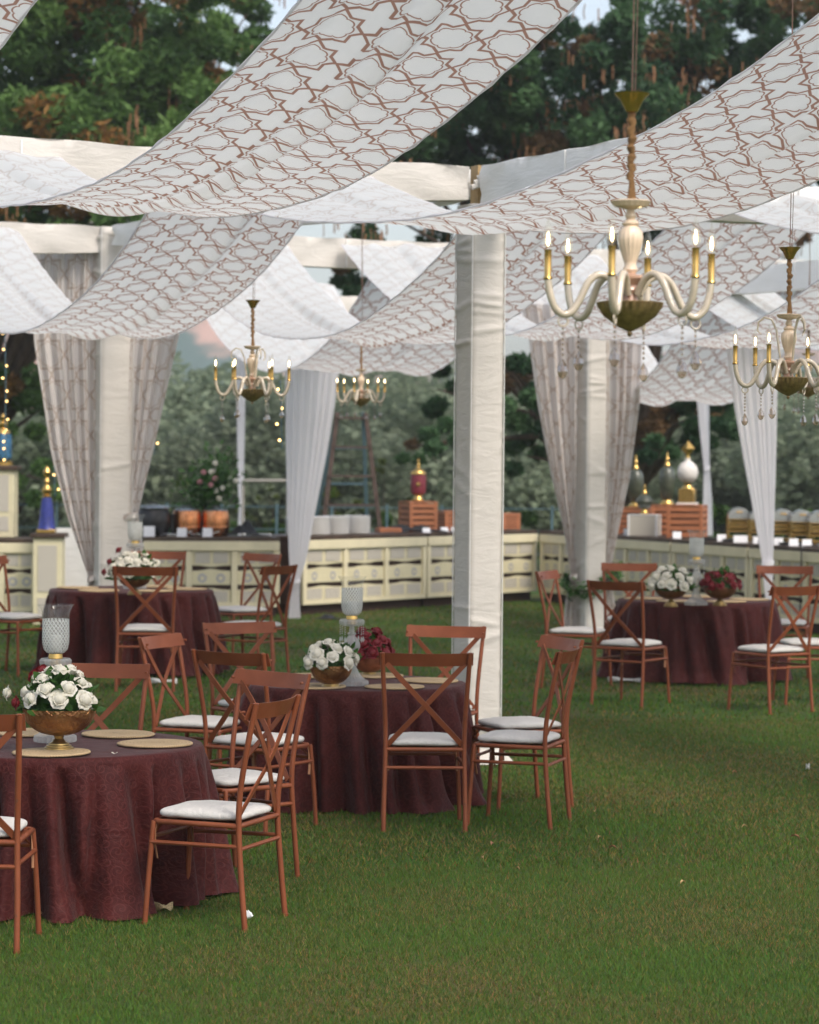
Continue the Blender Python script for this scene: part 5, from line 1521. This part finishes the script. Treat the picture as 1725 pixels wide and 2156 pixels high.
# fairy light strings
def fairy(pts, Y, n, label, seed):
    rnd = random.Random(seed); P = [at(x, y, Y) for x, y in pts]
    rt = empty('fairy_light_string', P[0], 0, label, 'fairy lights', 'hanging strings of fairy lights')
    loc = [p-P[0] for p in P]
    b = MB(); b.tube(loc, .005, 5); b.build('wire', MT['bluepole'], rt)
    m0 = None
    for k in range(n):
        s = (k+.5)/n*(len(loc)-1); i = min(int(s), len(loc)-2); p = loc[i].lerp(loc[i+1], s-i)
        p = p+Vector((rnd.uniform(-.035, .035), rnd.uniform(-.02, .02), rnd.uniform(-.03, .03)))
        if m0 is None:
            b = MB(); b.lathe([(.001, -.011), (.008, -.007), (.011, 0), (.008, .007), (.001, .011)], 10); o = b.build('light', MT['fairy'], rt, loc=p); m0 = o.data
        else:
            o = bpy.data.objects.new('light', m0); COL.objects.link(o); o.parent = rt; o.location = p
fairy([(10, 690), (12, 800), (11, 900), (13, 975)], 29.5, 11, 'fairy light string hanging above the enamel jar', 1)
fairy([(112, 880), (113, 960), (116, 1045)], 29.0, 6, 'fairy light string hanging above the cobalt cone', 2)
fairy([(590, 800), (592, 870), (594, 945)], 21.5, 4, 'fairy light string dangling beside the sheer curtain', 3)
fairy([(325, 880), (325, 958)], 27, 2, 'short fairy light string beside the patterned curtain', 5)
# ladder behind the buffet
pT = at(722, 868, 38.5); pBm = at(745, 1160, 38.5)
g = gz(0, 38.5); H = pT.z-g
rt = empty('step_ladder', (pT.x+.12, 38.5, g), .25, 'tall rusty step ladder standing behind the buffet', 'ladder')
for s in (-1, 1):
    b = MB(); b.plate([(s*.52, -.1, 0), (s*.20, 0, H)], .06, .03, (1, 0, 0)); b.build('front_rail', MT['brown_metal'], rt)
    b = MB(); b.plate([(s*.50, .95, 0), (s*.18, .05, H)], .05, .03, (1, 0, 0)); b.build('rear_rail', MT['bluepole'], rt)
for k in range(1, 7):
    z = H*k/6.2; x = .52-.32*z/H; b = MB(); b.box((0, -.1+.1*z/H, z), (2*x, .09, .03)); b.build('tread', MT['brown_metal'], rt)
for k in range(1, 5):
    z = H*k/5; x = .50-.32*z/H; b = MB(); b.tube([(-x, .95-.9*z/H, z), (x, .95-.9*z/H, z)], .015, 6); b.build('rear_rung', MT['bluepole'], rt)
p0, p1 = at(512, 1012, 40.6), at(606, 1012, 40.6)
b = MB(); b.tube([p0, p1], .022, 8); b.tube([Vector((p0.x, p0.y, gz(0, 40))), p0], .02, 8); b.tube([Vector((p1.x, p1.y, gz(0, 40))), p1], .02, 8)
tag(b.build('pole_rail', MT['pale_pole']), 'thin wooden rail crossing behind the sheer curtain', 'rail')

# hedge and low mesh fence behind the buffet
def hedge(x0, x1, Y, h, label, n, name='hedge'):
    L = x1-x0; cl = []
    k = max(4, int(L/.6))
    for i in range(k):
        cl.append((L*(i+.5)/k, random.uniform(-.2, .2), h*.55, .55, .4, h*.5, n))
    rt = empty(name, (x0, Y, gz(0, Y)), 0, label, 'hedge')
    V, C = leaf_cloud(cl, .10, .5, [(.04, .085, .02), (.075, .15, .03)], .1, .4)
    V[:, 2] = np.maximum(V[:, 2], 0.01)
    npmesh('leafage', V, np.arange(len(V)).reshape(-1, 4), MT['foliage'], rt, C, 4)
    b = MB()
    for i in range(k): b.tube([(L*(i+.5)/k, 0, 0), (L*(i+.5)/k+.1, 0, h*.7)], [.03, .01], 6)
    b.build('stems', MT['bark'], rt)
hedge(2.2, 8.5, 41.5, 1.22, 'clipped bright green hedge behind the chafing dishes', 1100)
hedge(-7.5, 2.2, 44.0, .95, 'low dark hedge running behind the soup counter', 700)
rt = empty('wire_fence', (-8, 42.8, gz(0, 43)), 0, 'low dark wire fence along the hedge behind the buffet', 'fence')
for k in range(14):
    b = MB(); b.tube([(k*.85, 0, 0), (k*.85, 0, 1.15)], .02, 6); b.build('post', MT['bluepole'], rt)
for z in (.4, .75, 1.1):
    b = MB(); b.tube([(0, 0, z), (11.05, 0, z)], .009, 5); b.build('wire', MT['bluepole'], rt)

# slender young plants behind the pots and ladder
def sapling(px, py, Y, h, n, label, spread=.25):
    p = at(px, py, Y); g = gz(0, Y)
    cl = [(random.gauss(0, spread), random.gauss(0, spread), p.z-g-h*.5+random.uniform(-.5, .5)*h, .22, .22, .20, n//6) for _ in range(6)]
    rt = empty('sapling', (p.x, Y, g), 0, label, 'shrub', 'young plants behind the buffet')
    V, C = leaf_cloud(cl, .12, .4, [(.06, .11, .02), (.16, .19, .04), (.20, .14, .03)], .2, .4)
    npmesh('leafage', V, np.arange(len(V)).reshape(-1, 4), MT['foliage'], rt, C, 4)['kind'] = 'stuff'
    b = MB()
    for c in cl: b.tube([(0, 0, 0), (c[0]*.5, c[1]*.5, c[2]*.6), c[:3]], [.015, .01, .004], 5)
    b.build('stems', MT['bark'], rt)
sapling(368, 990, 46, 1.5, 130, 'thin yellow green sapling behind the black kettle', .35)
sapling(590, 1040, 45, .7, 180, 'light green sapling left of the sheer curtain', .2)
sapling(810, 975, 46, 1.6, 340, 'light green sapling beside the ladder', .4)
sapling(700, 1030, 43.5, 1.0, 260, 'dark leafy sapling under the ladder', .3)

# leaf garland round the right pillar
rt = empty('leaf_garland', (PR.x, PR.y, gz(0, PR.y)), GRID, 'green leaf garland tied round the right curtained pillar', 'garland')
zc = at(1245, 1224, PR.y).z-gz(PR.x, PR.y); b = MB(); rnd = random.Random(9)
for _ in range(520):
    a = rnd.uniform(0, 2*pi); r = .26+rnd.gauss(0, .025)
    q = Vector((r*math.cos(a), r*math.sin(a), zc+.06*math.cos(a)-.05*math.sin(a*2)+rnd.gauss(0, .045)))
    ax = Vector((rnd.gauss(0, 1), rnd.gauss(0, 1), rnd.gauss(-.4, 1))).normalized(); sd = ax.orthogonal().normalized(); L = rnd.uniform(.05, .10)
    b.add([q, q+ax*L*.5+sd*L*.24, q+ax*L, q+ax*L*.5-sd*L*.24], [(0, 1, 2, 3)])
b.build('leafage', MT['leaf'], rt)
b = MB(); b.tube([(.25*math.cos(k*pi/12), .25*math.sin(k*pi/12), zc+.06*math.cos(k*pi/12)-.05*math.sin(k*pi/6)) for k in range(25)], .008, 5, cap=False); b.build('vine', MT['bark'], rt)
p = ground(690, 1304)
b = MB(); b.grid(lambda u, v: ((u-.5)*.30, (v-.5)*.2, .01+.05*math.exp(-((u-.5)/.25)**2-((v-.5)/.3)**2)*(1+.3*math.sin(u*20+v*13))), 16, 10)
tag(b.build('dropped_cloth', MT['blackcloth'], smooth='all', loc=p), 'small dark cloth dropped on the grass before the plates counter', 'cloth')
